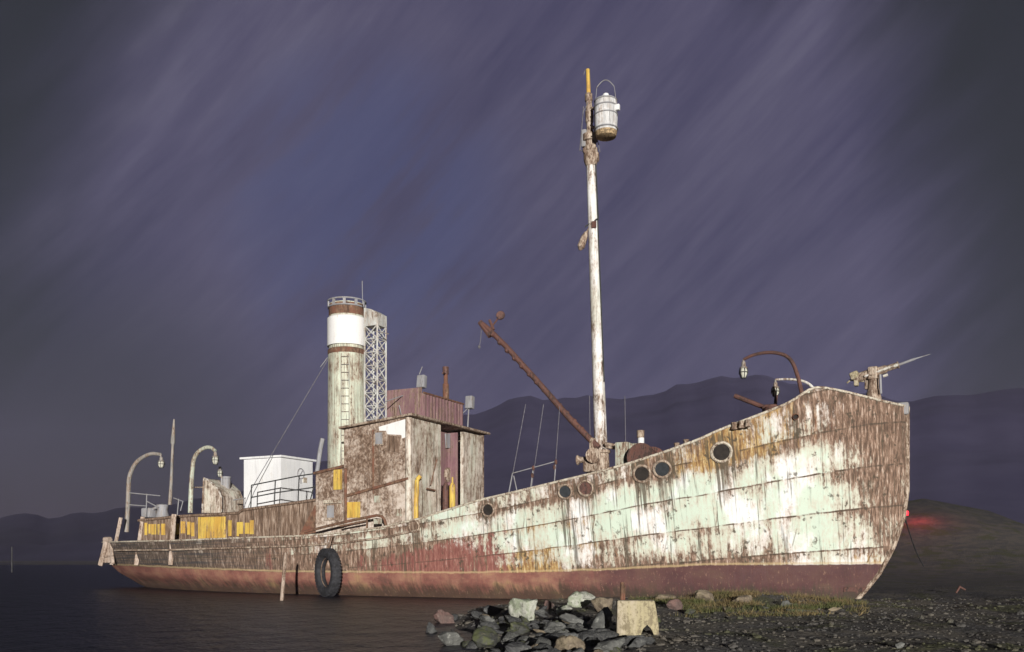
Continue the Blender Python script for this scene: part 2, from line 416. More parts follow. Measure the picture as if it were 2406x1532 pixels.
    ox = g.mix(g.math('MULTIPLY', g.step(st2, .5, .72), .4), ox, (.10, .06, .045))
    slime = g.step(g.math('ADD', g.sep(hullco)[2], g.math('MULTIPLY', g.math('SUBTRACT', g.math('ADD', fl2, st), 1.0), .9)), .42, .05)
    ox = g.mix(g.math('MULTIPLY', slime, .75), ox, (.055, .046, .032))
    ox = g.mix(g.math('MULTIPLY', g.step(fl, .56, .66), .5), ox, (.36, .22, .15))
    bb = g.math('ADD', band, g.math('MULTIPLY', g.math('SUBTRACT', g.noise(co, 3, 5), .5), .09))
    col = g.mix(g.step(bb, .02, -.02), col, ox)
    edge = g.math('MULTIPLY', g.step(bb, -.01, .03), g.step(bb, .09, .04))
    col = g.mix(g.math('MULTIPLY', edge, .6), col, (.50, .37, .20))
    h = g.math('ADD', g.math('MULTIPLY', mask, -.35), g.math('ADD', g.math('MULTIPLY', fl, .5), g.math('MULTIPLY', line, .5)))
    g.bump(h, .4, .02)
    return g.done(col, g.math('ADD', .55, g.math('MULTIPLY', mask, .3)), spec=.25)
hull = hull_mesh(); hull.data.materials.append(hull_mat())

def rail_line(off=0.0, dz=0.0, s0=0.0, s1=LEN, side=-1, n=140):
    out = []
    for k in range(n + 1):
        s = lerp(s0, s1, k / n); b = max(0.0, br(s) - off) if 0 < s < LEN else 0.0
        out.append(Vector((-s, side * b, rz(s) + dz)))
    return out
# deck inside the bulwarks
def deck():
    bm = bmesh.new(); rows = []
    for k in range(121):
        s = lerp(.15, LEN - .2, k / 120)
        drop = lerp(.12, .85, sstep(2.2, 4.2, s)) * lerp(1, .35, sstep(13, 16, s)); z = rz(s) - drop; b = max(0.0, hull_pt(s / LEN, (z - ZB) / (rz(s) - ZB))[1] - .06)
        rows.append([bm.verts.new((-s, y * b, z + .05 * (1 - y * y))) for y in (-1, -.5, 0, .5, 1)])
    for a, b in zip(rows, rows[1:]):
        for i in range(4): bm.faces.new((a[i], a[i + 1], b[i + 1], b[i]))
    me = bpy.data.meshes.new('deck'); bm.to_mesh(me); bm.free(); me.materials.append(M['deck'])
    o = bpy.data.objects.new('deck', me); C.objects.link(o); o.parent = ship
deck()
# rail cap along both sides
m = MB()
for side in (-1, 1):
    m.tube(rail_line(.0, .0, .02, 14.6, side), .035, 8)
    m.tube(rail_line(-.01, -.005, 14.6, LEN - .02, side), .03, 8)
m.build('rail_cap', M['cap'], ship)
# rubbing strake at deck level aft
m = MB(); m.tube(rail_line(-.03, -.34, 13.5, 28.5, -1, 80), .035, 6); m.build('rubbing_strake', M['palerust'], ship)
# stem bar
m = MB(); m.tube([Vector((-stem(z) + .015, 0, z)) for z in [ZB + k * (rz(0) - ZB) / 24 for k in range(25)]], .07, 8)
m.build('stem_bar', M['palerust'], ship)
m = MB(); q = Vector((.02, 0, rz(0))); m.box(q + Vector((-.12, -.05, -.06)), (.34, .26, .34), None, .05); m.build('stem_head', M['steel'], ship)

# fairleads, hawse hole and side ports
def port(px, py, rpx, kind='glass', ring=M['palerust'], name='mooring_port'):
    p, n = inv_hull(px, py); r = rpx * depth(p) / F
    a = MB(); w = r * .30
    a.lathe([(r - w * .1, -.03), (r - w * .1, .035), (r + w * .4, .065), (r + w, .045), (r + w * 1.15, -.03)], p, n, 36)
    o = a.build(name, ring, ship)
    b = MB(); b.lathe([(.001, -.045), (r * 1.0, -.045), (r * 1.0, -.03)], p + n * .075, n, 32) if kind != 'hole' else b.lathe([(.001, .012), (r * .98, .012), (r * .98, -.01)], p, n, 32)
    b.build('port_cover' if kind != 'hole' else 'port_shade_disc', M[kind], o)  # open ports get a flat dark disc for the shade inside
port(1695, 1062, 20, 'hole', M['cap'], 'hawse_hole')
port(1508, 1113, 17, 'hole'); port(1556, 1102, 17, 'glass')
port(1328, 1155, 14, 'glass'); port(1376, 1147, 15, 'redrust'); port(1147, 1198, 13, 'hole')
port(974, 1237, 12, 'casing')
port(1868, 979, 6, 'hole', M['rust'])

# bulwark stanchions left standing where the stern plating is gone
for (x0, y0, x1, y1, wpx) in ((284, 1216, 262, 1326, 9), (336, 1214, 320, 1327, 11), (409, 1208, 401, 1327, 12)):
    p1, n1 = inv_hull(x1, y1 - 12); pl = -p1.y + .06
    m = MB(); a = Pp(x0, y0, pl); b = Pp(x1, y1, pl); w = wpx * depth(a) / F
    m.tube([a, b], w * .6, 4); m.build('bulwark_stanchion', M['wood'], ship, False)
m = MB(); pl = 1.6
for seg, r_ in ((((250, 1266), (247, 1285), (236, 1328)), .10), (((256, 1270), (262, 1290), (266, 1325)), .075)):
    m.tube([Pp(*q, pl) for q in seg], r_, 6)
m.tube([Pp(246, 1268, pl), Pp(259, 1268, pl)], .11, 8)
m.prism([Pp(*q, pl - .05) for q in ((249, 1272), (259, 1272), (265, 1322), (243, 1322))], (0, .05, 0)); m.tube([Pp(244, 1308, pl + .06), Pp(265, 1306, pl + .06)], .03, 5)
m.build('stern_fairlead_frame', M['wood'], ship)

# ------------------------------------------------------------------ deckhouses
def prism_s(poly_sz, p0, p1, mb=None):     # side outline (s,z) extruded athwart from p0 to p1 (starboard positive)
    mb = mb or MB(); mb.prism([(-s, -p0, z) for s, z in poly_sz], (0, p0 - p1, 0)); return mb
def sz(px, py, p): q = Pp(px, py, p); return -q.x, q.z
WP = 2.5
sA = sz(960, 980, WP)[0]; sB = sz(808, 1013, WP)[0]
zf, zbk = 5.62, 5.36
base = 1.45
# bridge walls: starboard, port, aft and two front panels either side of the recessed front
wh = MB()
wh.prism([(-sA, -WP, base), (-sB, -WP, base), (-sB, -WP, zbk), (-sA, -WP, zf)], (0, .12, 0))
wh.prism([(-sA, WP, base), (-sB, WP, base), (-sB, WP, zbk), (-sA, WP, zf)], (0, -.12, 0))
wh.box((-sB + .06, 0, (base + zbk) / 2), (.12, 2 * WP - .25, zbk - base))
house = wh.build('bridge_house', M['house'], ship, False)
pL, pR = WP - 1.97, WP - 3.36
fr = MB()
fr.box((-sA - .06, -(WP + pL) / 2 + .0, (base + zf) / 2), (.12, WP - pL - .004, zf - base - .01))
fr.box((-sA - .06, -(pR - WP) / 2, (base + zf) / 2 - .03), (.12, pR + WP - .25, zf - base - .07))
fr.tube([(-sA - .03, -WP + .05, base), (-sA - .03, -WP + .05, zf - .02)], .11, 12)
fr.build('front_plating', M['house_light'], house)
rc_ = MB(); rc_.box((-sA - .55, -(pL + pR) / 2, (base + zf) / 2 - .05), (.08, pL - pR + .02, zf - base - .12))
rc_.box((-sA - .33, -pL + .05, (base + zf) / 2 - .05), (.40, .05, zf - base - .12)); rc_.box((-sA - .33, -pR - .05, (base + zf) / 2 - .05), (.40, .05, zf - base - .12))
rc_.build('front_recess', M['maroon'], house)
q = Ps(1051, 1036, sA + .5); m = MB(); m.box(q + Vector((.06, 0, 0)), (.05, .42, .5), Matrix.Rotation(R(6), 3, 'X')); m.build('window', M['steel'], house)
q = Ps(1052, 1116, sA + .5); m = MB(); m.lathe([(.001, .1), (.2, .1), (.26, .05), (.26, 0)], q, (1, 0, 0), 20); m.build('lamp_housing', M['palerust'], house)
roof = MB(); ro = []
roof.prism([(-sA + .16, -WP - .1, zf + .02), (-sB - .12, -WP - .1, zbk + .02), (-sB - .12, -WP - .1, zbk + .08), (-sA + .16, -WP - .1, zf + .08)], (0, 2 * WP + .2, 0))
roof.tube([(-sA + .17, -WP - .1, zf + .06), (-sA + .17, WP + .1, zf + .04)], .045, 8)
roof.tube([(-sA + .17, -WP - .1, zf + .06), (-sB - .12, -WP - .1, zbk + .06)], .04, 8)
roof.build('roof', M['palerust'], house)
# starboard side details
def plate(px0, py0, px1, py1, p, mat, name, parent, th=.04, bev=0.0):
    a, b = Pp(px0, py0, p), Pp(px1, py1, p)
    m = MB(); m.box((a + b) / 2, (abs(a.x - b.x), th, abs(a.z - b.z)), None, bev); return m.build(name, mat, parent, False)
wn = plate(879, 1014, 902, 1046, WP + .02, M['palerust'], 'window', house, .06); plate(882, 1017, 899, 1043, WP + .045, M['steel'], 'window_pane', house, .03)
m = MB(); m.prism([Pp(x, y, WP + .012) for x, y in ((890, 1003), (958, 983), (957, 1026), (945, 1030), (943, 1022), (910, 1020), (907, 1012), (891, 1012))], (0, .02, 0)); m.build('white_panel', M['band'], house, False)
m = MB(); m.prism([Pp(x, y, WP + .03) for x, y in ((911, 1022), (941, 1026), (935, 1064), (908, 1056))], (0, .03, 0)); m.build('rusty_shutter', M['casing'], house, False)
m = MB(); m.tube([Pp(811, 1166, WP + .03), Pp(960, 1124, WP + .03)], .05, 8); m.tube([Pp(812, 1100, WP + .03), Pp(812, 1225, WP + .03)], .05, 8); m.tube([Pp(877, 1010, WP + .02), Pp(877, 1160, WP + .02)], .035, 6)
m.build('belt_moulding', M['rust'], house)
for (x0, y0, x1, y1, k) in ((880, 1165, 894, 1180, 'mint'), (930, 1196, 944, 1212, 'mint'), (816, 1180, 846, 1216, 'yellow')):
    plate(x0, y0, x1, y1, WP + .012, M[k], 'paint_patch' if k == 'mint' else 'yellow_locker', house, .02)
m = MB(); m.tube([Pp(980, 1127, WP - .35), Pp(978, 1180, WP - .35), Pp(978, 1222, WP - .35)], .075, 10); m.tube([Pp(980, 1127, WP - .35), Pp(988, 1118, WP - .4)], .07, 8); m.build('vent_pipe', M['yellow'], ship)
for px, mt in ((1047, 'redrust'), (1063, 'yellow')):
    a = Ps(px, 1142, sA - .5); r = 7 * depth(a) / F
    m = MB(); m.lathe([(.001, .12), (r * .5, .1), (r, 0), (r, -1.2), (.001, -1.2)], a, (0, 0, 1), 16); m.lathe([(r * .3, .3), (r * .3, .1)], a, (0, 0, 1), 10); m.build('vent_post', M[mt], ship)
m = MB(); m.tube([Ps(1012, 1140, sA - .12), Ps(1026, 1080, sA - .12)], .02, 6); m.tube([Ps(1003, 1148, sA - .12), Ps(1022, 1152, sA - .12)], .03, 6); m.build('brace', M['rust'], ship)

# engine casing, stepped aft of the bridge
CP = 2.3
def wall(poly, p, name, mat): 
    m = MB(); m.prism([Pp(x, y, p) for x, y in poly], (0, 2 * p, 0)); return m.build(name, mat, ship, False)
galley = wall([(742, 1112), (806, 1096), (806, 1250), (742, 1275)], 2.42, 'galley_casing', M['house'])
m = MB(); m.tube([Pp(738, 1112, 2.46), Pp(808, 1095, 2.46)], .05, 8); m.build('galley_roof_edge', M['rust'], galley)
plate(784, 1104, 803, 1150, 2.44, M['yellow'], 'yellow_panel', galley, .03)
w = plate(765, 1182, 797, 1222, 2.45, M['palerust'], 'window', galley, .07); plate(769, 1188, 785, 1216, 2.48, M['steel'], 'window_pane', galley, .04); plate(763, 1176, 800, 1182, 2.5, M['cap'], 'window_hood', galley, .16)
casing = wall([(330, 1224), (420, 1214), (560, 1206), (568, 1200), (745, 1176), (745, 1275), (560, 1285), (330, 1285)], CP, 'engine_casing', M['casing'])
m = MB(); m.tube([Pp(325, 1223, CP + .05), Pp(420, 1213, CP + .05), Pp(560, 1205, CP + .05), Pp(570, 1198, CP + .05), Pp(745, 1174, CP + .05)], .05, 8); m.build('casing_edge', M['casing'], casing)
yd = plate(466, 1215, 530, 1268, CP + .03, M['yellow'], 'door', casing, .06, .03)
random.seed(3)
x = 340
m = MB()
while x < 592:
    wd = random.uniform(4, 11)
    if not (460 < x + wd and x < 533) and random.random() < .78:
        a, b = Pp(x, 1228 + random.uniform(-2, 5) - (x - 340) * .02, CP + .012), Pp(x + wd, 1258 + random.uniform(-7, 3), CP + .012)
        m = MB(); m.box((a + b) / 2, (abs(a.x - b.x), .02, abs(a.z - b.z))); m.build('yellow_plank', M['yellow'], casing, False)
    x += wd + random.uniform(1, 5)
m = MB(); m.prism([Pp(x, y, CP + .02) for x, y in ((745, 1178), (745, 1260), (722, 1262), (700, 1262))], (0, .02, 0)); m.build('gusset', M['rust'], casing, False)
# pipe rail with a curved end abreast the bridge
m = MB(); P_ = 3.3
m.tube([Pp(x, y, P_) for x, y in ((715, 1250), (770, 1236), (830, 1222), (885, 1211), (897, 1213), (904, 1222), (908, 1238))], .045, 8)
m.tube([Pp(x, y, P_) for x, y in ((800, 1236), (862, 1224))], .03, 6)
m.tube([Pp(862, 1217, P_), Pp(862, 1242, P_)], .03, 6)
m.build('bulwark_handrail', M['rust'], ship)
plate(878, 1219, 897, 1231, P_ - .05, M['mint'], 'bulwark_patch', ship, .03)

# white deck cabin on the casing top
c0 = Pp(660, 1072, .9); side_l = Pp(573, 1088, .9); wlen = abs(c0.x - side_l.x)
zt = c0.z - .04; zb_ = 2.75
cabin = MB().box((c0.x - wlen / 2, 0, (zt + zb_) / 2), (wlen, 1.8, zt - zb_)).build('deck_cabin', M['white'], ship, False)
m = MB(); m.box((c0.x - wlen / 2, 0, zt + .04), (wlen + .22, 2.02, .07)); m.build('roof', M['white'], cabin, False)
q = Ps(706, 1113, -c0.x - .0); m = MB(); m.torus(q + Vector((.012, 0, 0)), (1, 0, 0), .19, .022, 28, 6); m.tube([q + Vector((.012, -.1, -.12)), q + Vector((.012, .1, .12))], .02, 6); m.tube([q + Vector((.012, -.02, -.2)), q + Vector((.012, .0, -.36))], .03, 6); m.build('door_emblem', M['steel'], cabin)
q = Ps(716, 1128, -c0.x); m = MB(); m.box(q + Vector((.01, 0, 0)), (.03, .2, .2)); m.build('yellowed_notice', M['cap'], cabin)
# railings
def railing(name, posts, rails, p, r=.022, mat='steel', parent=ship):
    m = MB()
    for x0, y0, x1, y1 in posts: m.tube([Pp(x0, y0, p), Pp(x1, y1, p)], r, 6)
    for pts in rails: m.tube([Pp(x, y, p) for x, y in pts], r, 6)
    return m.build(name, M[mat], parent)
railing('casing_railing', [(591, 1140, 589, 1202), (647, 1129, 644, 1194), (703, 1118, 700, 1186), (738, 1140, 728, 1180)], [[(591, 1140), (647, 1129), (703, 1118), (745, 1112)], [(590, 1169), (646, 1158), (745, 1144)]], 2.25, .022, 'darksteel')
railing('stern_railing', [(345, 1160, 343, 1215)], [[(304, 1158), (376, 1165)], [(304, 1186), (345, 1189)], [(345, 1178), (372, 1192)]], .9)
railing('stern_railing', [(420, 1172, 416, 1216)], [[(408, 1170), (430, 1178), (424, 1200)]], .9)
railing('stern_railing', [(576, 1172, 575, 1200)], [[(548, 1175), (578, 1170)]], .9)

# ------------------------------------------------------------------ funnel
fc = Pp(815, 1000, 0); fx = fc.x; fd = depth(fc)
def fz(py): return Pp(815, py, .6).z
FR = 44 * fd / F
fun = MB(); fun.lathe([(FR * 1.04, 2.6), (FR * 1.02, 3.6), (FR * .99, fz(828)), (FR * .99, fz(822)), (FR * .94, fz(815)), (FR * .94, fz(704)), (FR * .86, fz(704)), (FR * .86, fz(760))], (fx, 0, 0), (0, 0, 1), 48)
funnel = fun.build('funnel', M['funnel'], ship)
b = MB(); b.lathe([(FR * .95, fz(805)), (FR * 1.035, fz(805)), (FR * 1.035, fz(739)), (FR * .95, fz(736))], (fx, 0, 0), (0, 0, 1), 48); b.build('white_band', M['band'], funnel)
b = MB(); b.lathe([(FR * .945, fz(812)), (FR * 1.0, fz(814)), (FR * 1.01, fz(820)), (FR * 1.0, fz(824)), (FR * .985, fz(826))], (fx, 0, 0), (0, 0, 1), 48)
b.build('rust_ring', M['rust'], funnel); b = MB(); b.lathe([(FR * .95, fz(733)), (FR * .955, fz(706))], (fx, 0, 0), (0, 0, 1), 48); b.build('rusty_collar', M['rust'], funnel)
b = MB(); b.torus((fx, 0, fz(697)), (0, 0, 1), FR * 1.0, .03, 48, 8); b.torus((fx, 0, fz(712)), (0, 0, 1), FR * .97, .03, 48, 8)
for k in range(10):
    a = 2 * math.pi * k / 10 + .2
    b.box((fx + FR * .985 * math.cos(a), FR * .985 * math.sin(a), (fz(697) + fz(712)) / 2), (.05, .1, fz(697) - fz(712)), Matrix.Rotation(a, 3, 'Z'))
b.build('crown', M['steel'], funnel)
b = MB(); la = -R(58)
for dv in (-.14, .14):
    c_ = Vector((fx, 0, 0)) + Vector((math.cos(la), math.sin(la), 0)) * (FR + .05) + Vector((-math.sin(la), math.cos(la), 0)) * dv
    b.tube([c_ + Vector((0, 0, 3.6)), c_ + Vector((0, 0, fz(830)))], .014, 6)
z = 3.8
while z < fz(835):
    c_ = Vector((fx, 0, z)) + Vector((math.cos(la), math.sin(la), 0)) * (FR + .05); t_ = Vector((-math.sin(la), math.cos(la), 0)) * .14
    b.tube([c_ - t_, c_ + t_], .010, 6); z += .28
b.build('ladder', M['lamp'], funnel)
b = MB(); b.tube([Pp(852, 715, .3), Pp(851, 660, .3)], .014, 5); b.build('antenna', M['steel'], funnel)
b = MB(); b.tube([Pp(770, 840, .3), Pp(753, 862, .3)], .018, 5); b.build('stay_bracket', M['steel'], funnel)
# hoop of steam pipes aft of the funnel foot
m = MB(); m.tube([Pp(758, 1030, .5), Pp(752, 1060, .5), Pp(745, 1110, .5)], .08, 8); m.build('steam_pipe', M['steel'], ship)

# lattice tower with a slanted plate at its head
tc_ = Pp(882, 900, 0); H = .27; z0, z1 = 4.6, Pp(882, 768, 0).z
tw = MB()
cs = [(-H, -H), (H, -H), (H, H), (-H, H)]
for dx, dy in cs: tw.tube([(tc_.x + dx, dy, z0), (tc_.x + dx, dy, z1 + .1)], .032, 6)
nb = 10
for k in range(nb):
    za, zb2 = lerp(z0, z1, k / nb), lerp(z0, z1, (k + 1) / nb)
    for i in range(4):
        (ax, ay), (bx_, by_) = cs[i], cs[(i + 1) % 4]
        A = Vector((tc_.x + ax, ay, 0)); B = Vector((tc_.x + bx_, by_, 0))
        tw.tube([A + Vector((0, 0, za)), B + Vector((0, 0, zb2))], .022, 5); tw.tube([B + Vector((0, 0, za)), A + Vector((0, 0, zb2))], .022, 5)
        tw.tube([A + Vector((0, 0, zb2)), B + Vector((0, 0, zb2))], .02, 5)
tower = tw.build('lattice_tower', M['tower'], ship)
zt1 = Pp(882, 727, 0).z
m = MB(); m.prism([(tc_.x - H - .02, -H - .02, z1), (tc_.x + H + .02, -H - .02, z1), (tc_.x + H + .02, -H - .02, zt1 - .22), (tc_.x + .02, -H - .02, zt1 - .06), (tc_.x - H - .02, -H - .02, zt1 + .03)], (0, 2 * H + .04, 0)); m.build('head_plate', M['tower'], tower, False)
m = MB(); m.tube([(tc_.x + H, -H, z1 - .25), (tc_.x + H + .55, -H - .1, z1 - .42)], .018, 5); m.build('bracket', M['lamp'], tower)

# ------------------------------------------------------------------ open bridge on the roof
sD = sA + .55
a, b_ = Ps(994, 918, sD), Ps(1088, 956, sD); a2, b2 = Ps(1000, 978, sD), Ps(1086, 1012, sD)
yl = a.y; yr = b_.y; zlo, zhi = zf + .1, (a.z + b_.z) / 2
m = MB(); N = 26
poly = []
for k in range(N + 1):
    y = lerp(yl, yr, k / N); poly.append((-sD + (.03 if k % 2 else 0), y, zlo))
m.prism(poly + [(p[0] - .05, p[1], zlo) for p in reversed(poly)], (0, 0, zhi - zlo))
m.box((-sD - .75, yl + .0, (zlo + zhi) / 2 + .1), (1.4, .05, zhi - zlo + .2)); m.box((-sD - .75, yr, (zlo + zhi) / 2), (1.4, .05, zhi - zlo))
dod = m.build('open_bridge_bulwark', M['maroon'], ship, False)
m = MB(); m.tube([(-sD + .02, yl, zhi + .02), (-sD + .02, yr, zhi + .02)], .035, 6); m.build('coaming', M['rust'], dod)
for (px, py, w_, h_, s_) in ((991, 897, 15, 30, sD + .4), (1104, 946, 15, 30, sD + .6)):
    q = Ps(px, py, s_); sc_ = depth(q) / F
    m = MB(); m.box(q, (.3, w_ * sc_, h_ * sc_), Matrix.Rotation(R(-7), 3, 'X'), .03); lm = m.build('navigation_light', M['steel'], ship)
    m = MB(); m.tube([q + Vector((-.05, 0, -h_ * sc_ / 2)), q + Vector((-.1, 0, -1.0))], .025, 6); m.tube([q + Vector((-.05, -.1, -h_ * sc_ / 2)), q + Vector((-.05, -.5, -h_ * sc_ / 2 - .25))], .018, 5); m.build('bracket', M['steel'], lm)
q0, q1 = Ps(1048, 960, sD + .3), Ps(1047, 864, sD + .3)
m = MB(); m.tube([q0, lerp(q0, q1, .6), lerp(q0, q1, .62), q1], [.11, .11, .075, .075], 10); vp = m.build('voice_pipe_post', M['rust'], ship)
m = MB(); m.tube([lerp(q0, q1, .84), q1 + Vector((0, 0, .03))], .11, 10); m.tube([lerp(q0, q1, .86), lerp(q0, q1, .80) + Vector((-.1, .3, 0)) * -1.6], .03, 6); m.build('head', M['redrust'], vp)
m = MB(); 
for seg in (((986, 916), (945, 930), (905, 944)), ((945, 985), (938, 952)), ((992, 862), (985, 880))): m.tube([Ps(x, y, sD + .8) for x, y in seg], .018, 5)
m.build('wing_rail', M['steel'], ship)

# ------------------------------------------------------------------ mast
mb0, mt0 = Pp(1414, 1110, 0), Pp(1381, 165, 0)
def mastp(py): return lerp(mb0, mt0, (1110 - py) / (1110 - 165))
def mr(wpx, py): return wpx * depth(mastp(py)) / F / 2
m = MB(); ys = [(1160, 32), (1000, 30), (800, 27), (600, 25), (400, 22), (385, 22)]
m.tube([mastp(y) for y, _ in ys], [mr(w, y) for y, w in ys], 24); mast = m.build('mast', M['mast'], ship)
m = MB(); ys = [(392, 25), (380, 33), (352, 34), (350, 26), (335, 26), (333, 36), (318, 36), (316, 20)]
m.tube([mastp(y) for y, _ in ys], [mr(w, y) for y, w in ys], 16)
mc = mastp(350)
for k in range(9):
    a = k * .7; m.ball(mc + Vector((.2 * math.cos(a), .2 * math.sin(a), random.uniform(-.35, .3))), (.1, .08, .13), 1)
m.build('mast_cap', M['palerust'], mast)
m = MB(); ys = [(330, 17), (290, 15), (288, 19), (262, 19), (260, 15), (240, 14), (238, 18), (222, 17), (220, 12)]
m.tube([mastp(y) for y, _ in ys], [mr(w, y) for y, w in ys], 14); m.build('topmast', M['palerust'], mast)
m = MB(); m.tube([mastp(236), mastp(166)], [mr(10, 230), mr(9, 170)], 10); m.ball(mastp(165), (.07, .07, .05), 2); m.build('mast_pole', M['yellow'], mast)
m = MB(); off = Vector((.2, -.06, 0))
m.tube([mastp(390) + off * .9, mastp(520) + off, mastp(525) + off * .9, mastp(900) + off * 1.05], .022, 6); m.tube([mastp(520) + Vector((.2, -.1, 0)), mastp(535) + Vector((-.22, -.14, 0))], .025, 6); m.build('conduit', M['darksteel'], mast)
m = MB(); m.box(mastp(533) + Vector((.1, -.18, -.02)), (.14, .06, .2)); m.build('junction_box', M['redrust'], mast)
m = MB(); m.tube([Pp(1389, 528, .1), Pp(1377, 548, .1)], .03, 6); m.tube([Pp(1378, 545, .1), Pp(1373, 558, .1), Pp(1365, 580, .1), Pp(1362, 588, .1)], [.05, .11, .12, .04], 10); m.build('mast_lamp', M['palerust'], mast)
for seg in (((1382, 240), (1371, 262), (1369, 275)), ((1371, 250), (1367, 300), (1362, 355)), ((1366, 330), (1363, 352), (1371, 356)), ((1404, 330), (1410, 358)), ((1375, 165), (1371, 176))): m = MB(); m.tube([Pp(x, y, .1) for x, y in seg], .014, 5); m.build('mast_tackle', M['wire'], mast)
m = MB(); m.box(mastp(330) + Vector((-.17, -.05, .05)), (.16, .2, .55), None, .03); m.build('mast_light_box', M['steel'], mast)
# crow's nest barrel
bt, bb_ = Pp(1423, 236, .35), Pp(1424, 322, .35); r = 27 * depth(bt) / F; ax = Vector((bt - bb_)); hgt = ax.length; ax.normalize()
m = MB(); m.lathe([(r * .86, 0), (r * .96, hgt * .18), (r * 1.0, hgt * .45), (r * 1.0, hgt * .75), (r * .95, hgt), (r * .90, hgt), (r * .93, hgt * .5), (r * .82, .05)], bb_, ax, 32)
nest = m.build('crows_nest', M['barrel'], ship)
m = MB(); m.lathe([(.001, -.05), (r * .6, -.04), (r * .87, 0), (r * .965, hgt * .13), (r * .94, hgt * .13), (.001, .03)], bb_, ax, 28)
m.build('barrel_bottom', M['wicker'], nest)
m = MB()
for h_ in (.2, .58, .8, .97): m.torus(bb_ + ax * hgt * h_, ax, r * (1.01 if h_ < .9 else .97), .022, 36, 6)
for k in range(14):
    a = 2 * math.pi * k / 14; e = Vector((math.cos(a), math.sin(a), 0)) * r * 1.0
    m.tube([bb_ + e * .9 + ax * .1, bb_ + e + ax * hgt * .5, bb_ + e * .96 + ax * hgt], .010, 4)
m.build('barrel_hoops', M['steel'], nest)
m = MB(); m.box(bt + Vector((r * 1.15, -.05, -.33)), (.14, .12, .18), None, .02); m.build('lookout_fitting', M['white'], nest); m = MB(); m.ball(bt + Vector((.1, -r * .7, .03)), (.1, .08, .07), 2); m.build('nest_lamp', M['white'], nest)
m = MB(); m.tube([Pp(1402 + 41 * k / 12, 207 - 19 * math.sin(math.pi * (k / 12 * .92 + .02)), .35) for k in range(13)], .016, 5)
m.tube([Pp(1402, 207, .35), Pp(1399, 240, .35)], .010, 4); m.tube([Pp(1443, 203, .35), Pp(1448, 240, .35)], .010, 4); m.build('barrel_hoop_bow', M['steel'], nest)
m = MB(); m.tube([mastp(300) , bb_ + ax * hgt * .25], .05, 6); m.tube([mastp(255), bb_ + ax * hgt * .75], .05, 6); m.build('barrel_bracket', M['palerust'], nest)

# derrick boom
pts = [(1406, 1052), (1340, 985), (1260, 893), (1190, 815), (1150, 775), (1128, 757)]
m = MB(); m.tube([Pp(x, y, .35) for x, y in pts], [.1, .1, .095, .09, .085, .08], 12)
for k in range(15):
    a = Vector(Pp(1400 - 17.3 * k, 1046 - 18.6 * k, .35)); m.ball(a, (.11, .11, .11), 1)
boom = m.build('derrick_boom', M['redrust'], ship)
m = MB(); c_ = Pp(1176, 741, .35); m.lathe([(.001, -.05), (.13, -.05), (.15, 0), (.13, .05), (.001, .05)], c_, (.3, -1, 0), 18); m.tube([c_, Pp(1152, 772, .35)], .03, 6); m.tube([Pp(1128, 757, .35), Pp(1145, 780, .35), Pp(1152, 790, .35)], .09, 8); m.tube([Pp(1150, 752, .35), Pp(1160, 775, .35)], .05, 6)
m.build('boom_head_block', M['redrust'], boom)
m = MB(); m.tube([Pp(1132, 765, .35), Pp(1129, 800, .35), Pp(1126, 815, .35)], .012, 5); m.ball(Pp(1126, 815, .35), (.05, .05, .07), 1); m.build('whip_line', M['wire'], boom)
# winch and fittings at the mast foot
m = MB(); m.lathe([(.001, -.35), (.24, -.35), (.24, -.28), (.15, -.26), (.15, .2), (.24, .22), (.24, .3), (.001, .3)], Pp(1396, 1072, .4), (.3, -1, 0), 16); m.box(Pp(1393, 1048, .3), (.14, .3, .5), None, .03); m.lathe([(.001, -.3), (.16, -.3), (.1, -.22), (.1, .22), (.16, .3), (.001, .3)], Pp(1378, 1080, .4), (1, 0, 0), 14); m.lathe([(.26, -.5), (.22, .25), (.27, .27), (.27, .36), (.001, .36)], Pp(1414, 1085, .35), (0, 0, 1), 14); m.box(Pp(1400, 1095, .3), (.7, .5, .4), None, .06); m.build('winch', M['palerust'], ship)
m = MB(); a, b = Pp(1422, 1043, .3), Pp(1476, 1053, .3); m.tube([a, b], .06, 8); m.tube([Pp(1424, 1050, .5), Pp(1470, 1056, .5)], .05, 6); m.build('mast_spar', M['palerust'], ship)
m = MB(); m.box(Pp(1466, 1075, .6), (.4, .5, .9), None, .03); m.box(Pp(1487, 1070, .3), (.5, .5, .7), None, .08); m.build('deck_locker', M['mint'], ship)
m = MB(); a = Pp(1506, 1060, -.2); tp = Pp(1505, 1010, -.2); m.lathe([(.1, -.6), (.1, tp.z - a.z - .25)], a, (0, 0, 1), 16); sv = m.build('stub_vent', M['white'], ship)
m = MB(); m.lathe([(.115, -.25), (.12, -.02), (.001, 0)], tp, (0, 0, 1), 16); m.build('vent_cap', M['palerust'], sv)
m = MB(); c_ = Pp(1520, 1078, .6); m.lathe([(.001, -.6), (.42, -.6), (.42, -.5), (.3, -.45), (.3, .45), (.42, .5), (.42, .6), (.001, .6)], c_, (0, 1, .0), 24); m.build('whale_winch_drum', M['redrust'], ship)
# fittings along the rail
for px, py in ((1725, 1000), (1742, 997), (1757, 994), (1590, 1048), (1612, 1040)):
    q = Pp(px, py, 2.75); m = MB(); m.lathe([(.001, -.12), (.09, -.1), (.06, 0), (.09, .08), (.001, .1)], q, (0, 0, 1), 12); m.build('fairlead_roller', M['palerust'], ship)
m = MB(); q = Pp(1815, 978, 1.6); m.lathe([(.3, -.7), (.22, .0), (.26, .1), (.2, .25), (.001, .28)], q, (0, 0, 1), 16); m.box(q + Vector((-.1, .2, .1)), (.4, .3, .5), None, .05); m.build('bollard', M['redrust'], ship)
m = MB(); m.tube([Pp(1726, 930, 1.2), Pp(1808, 962, 1.2)], .065, 8); m.build('harpoon_line_spar', M['redrust'], ship)
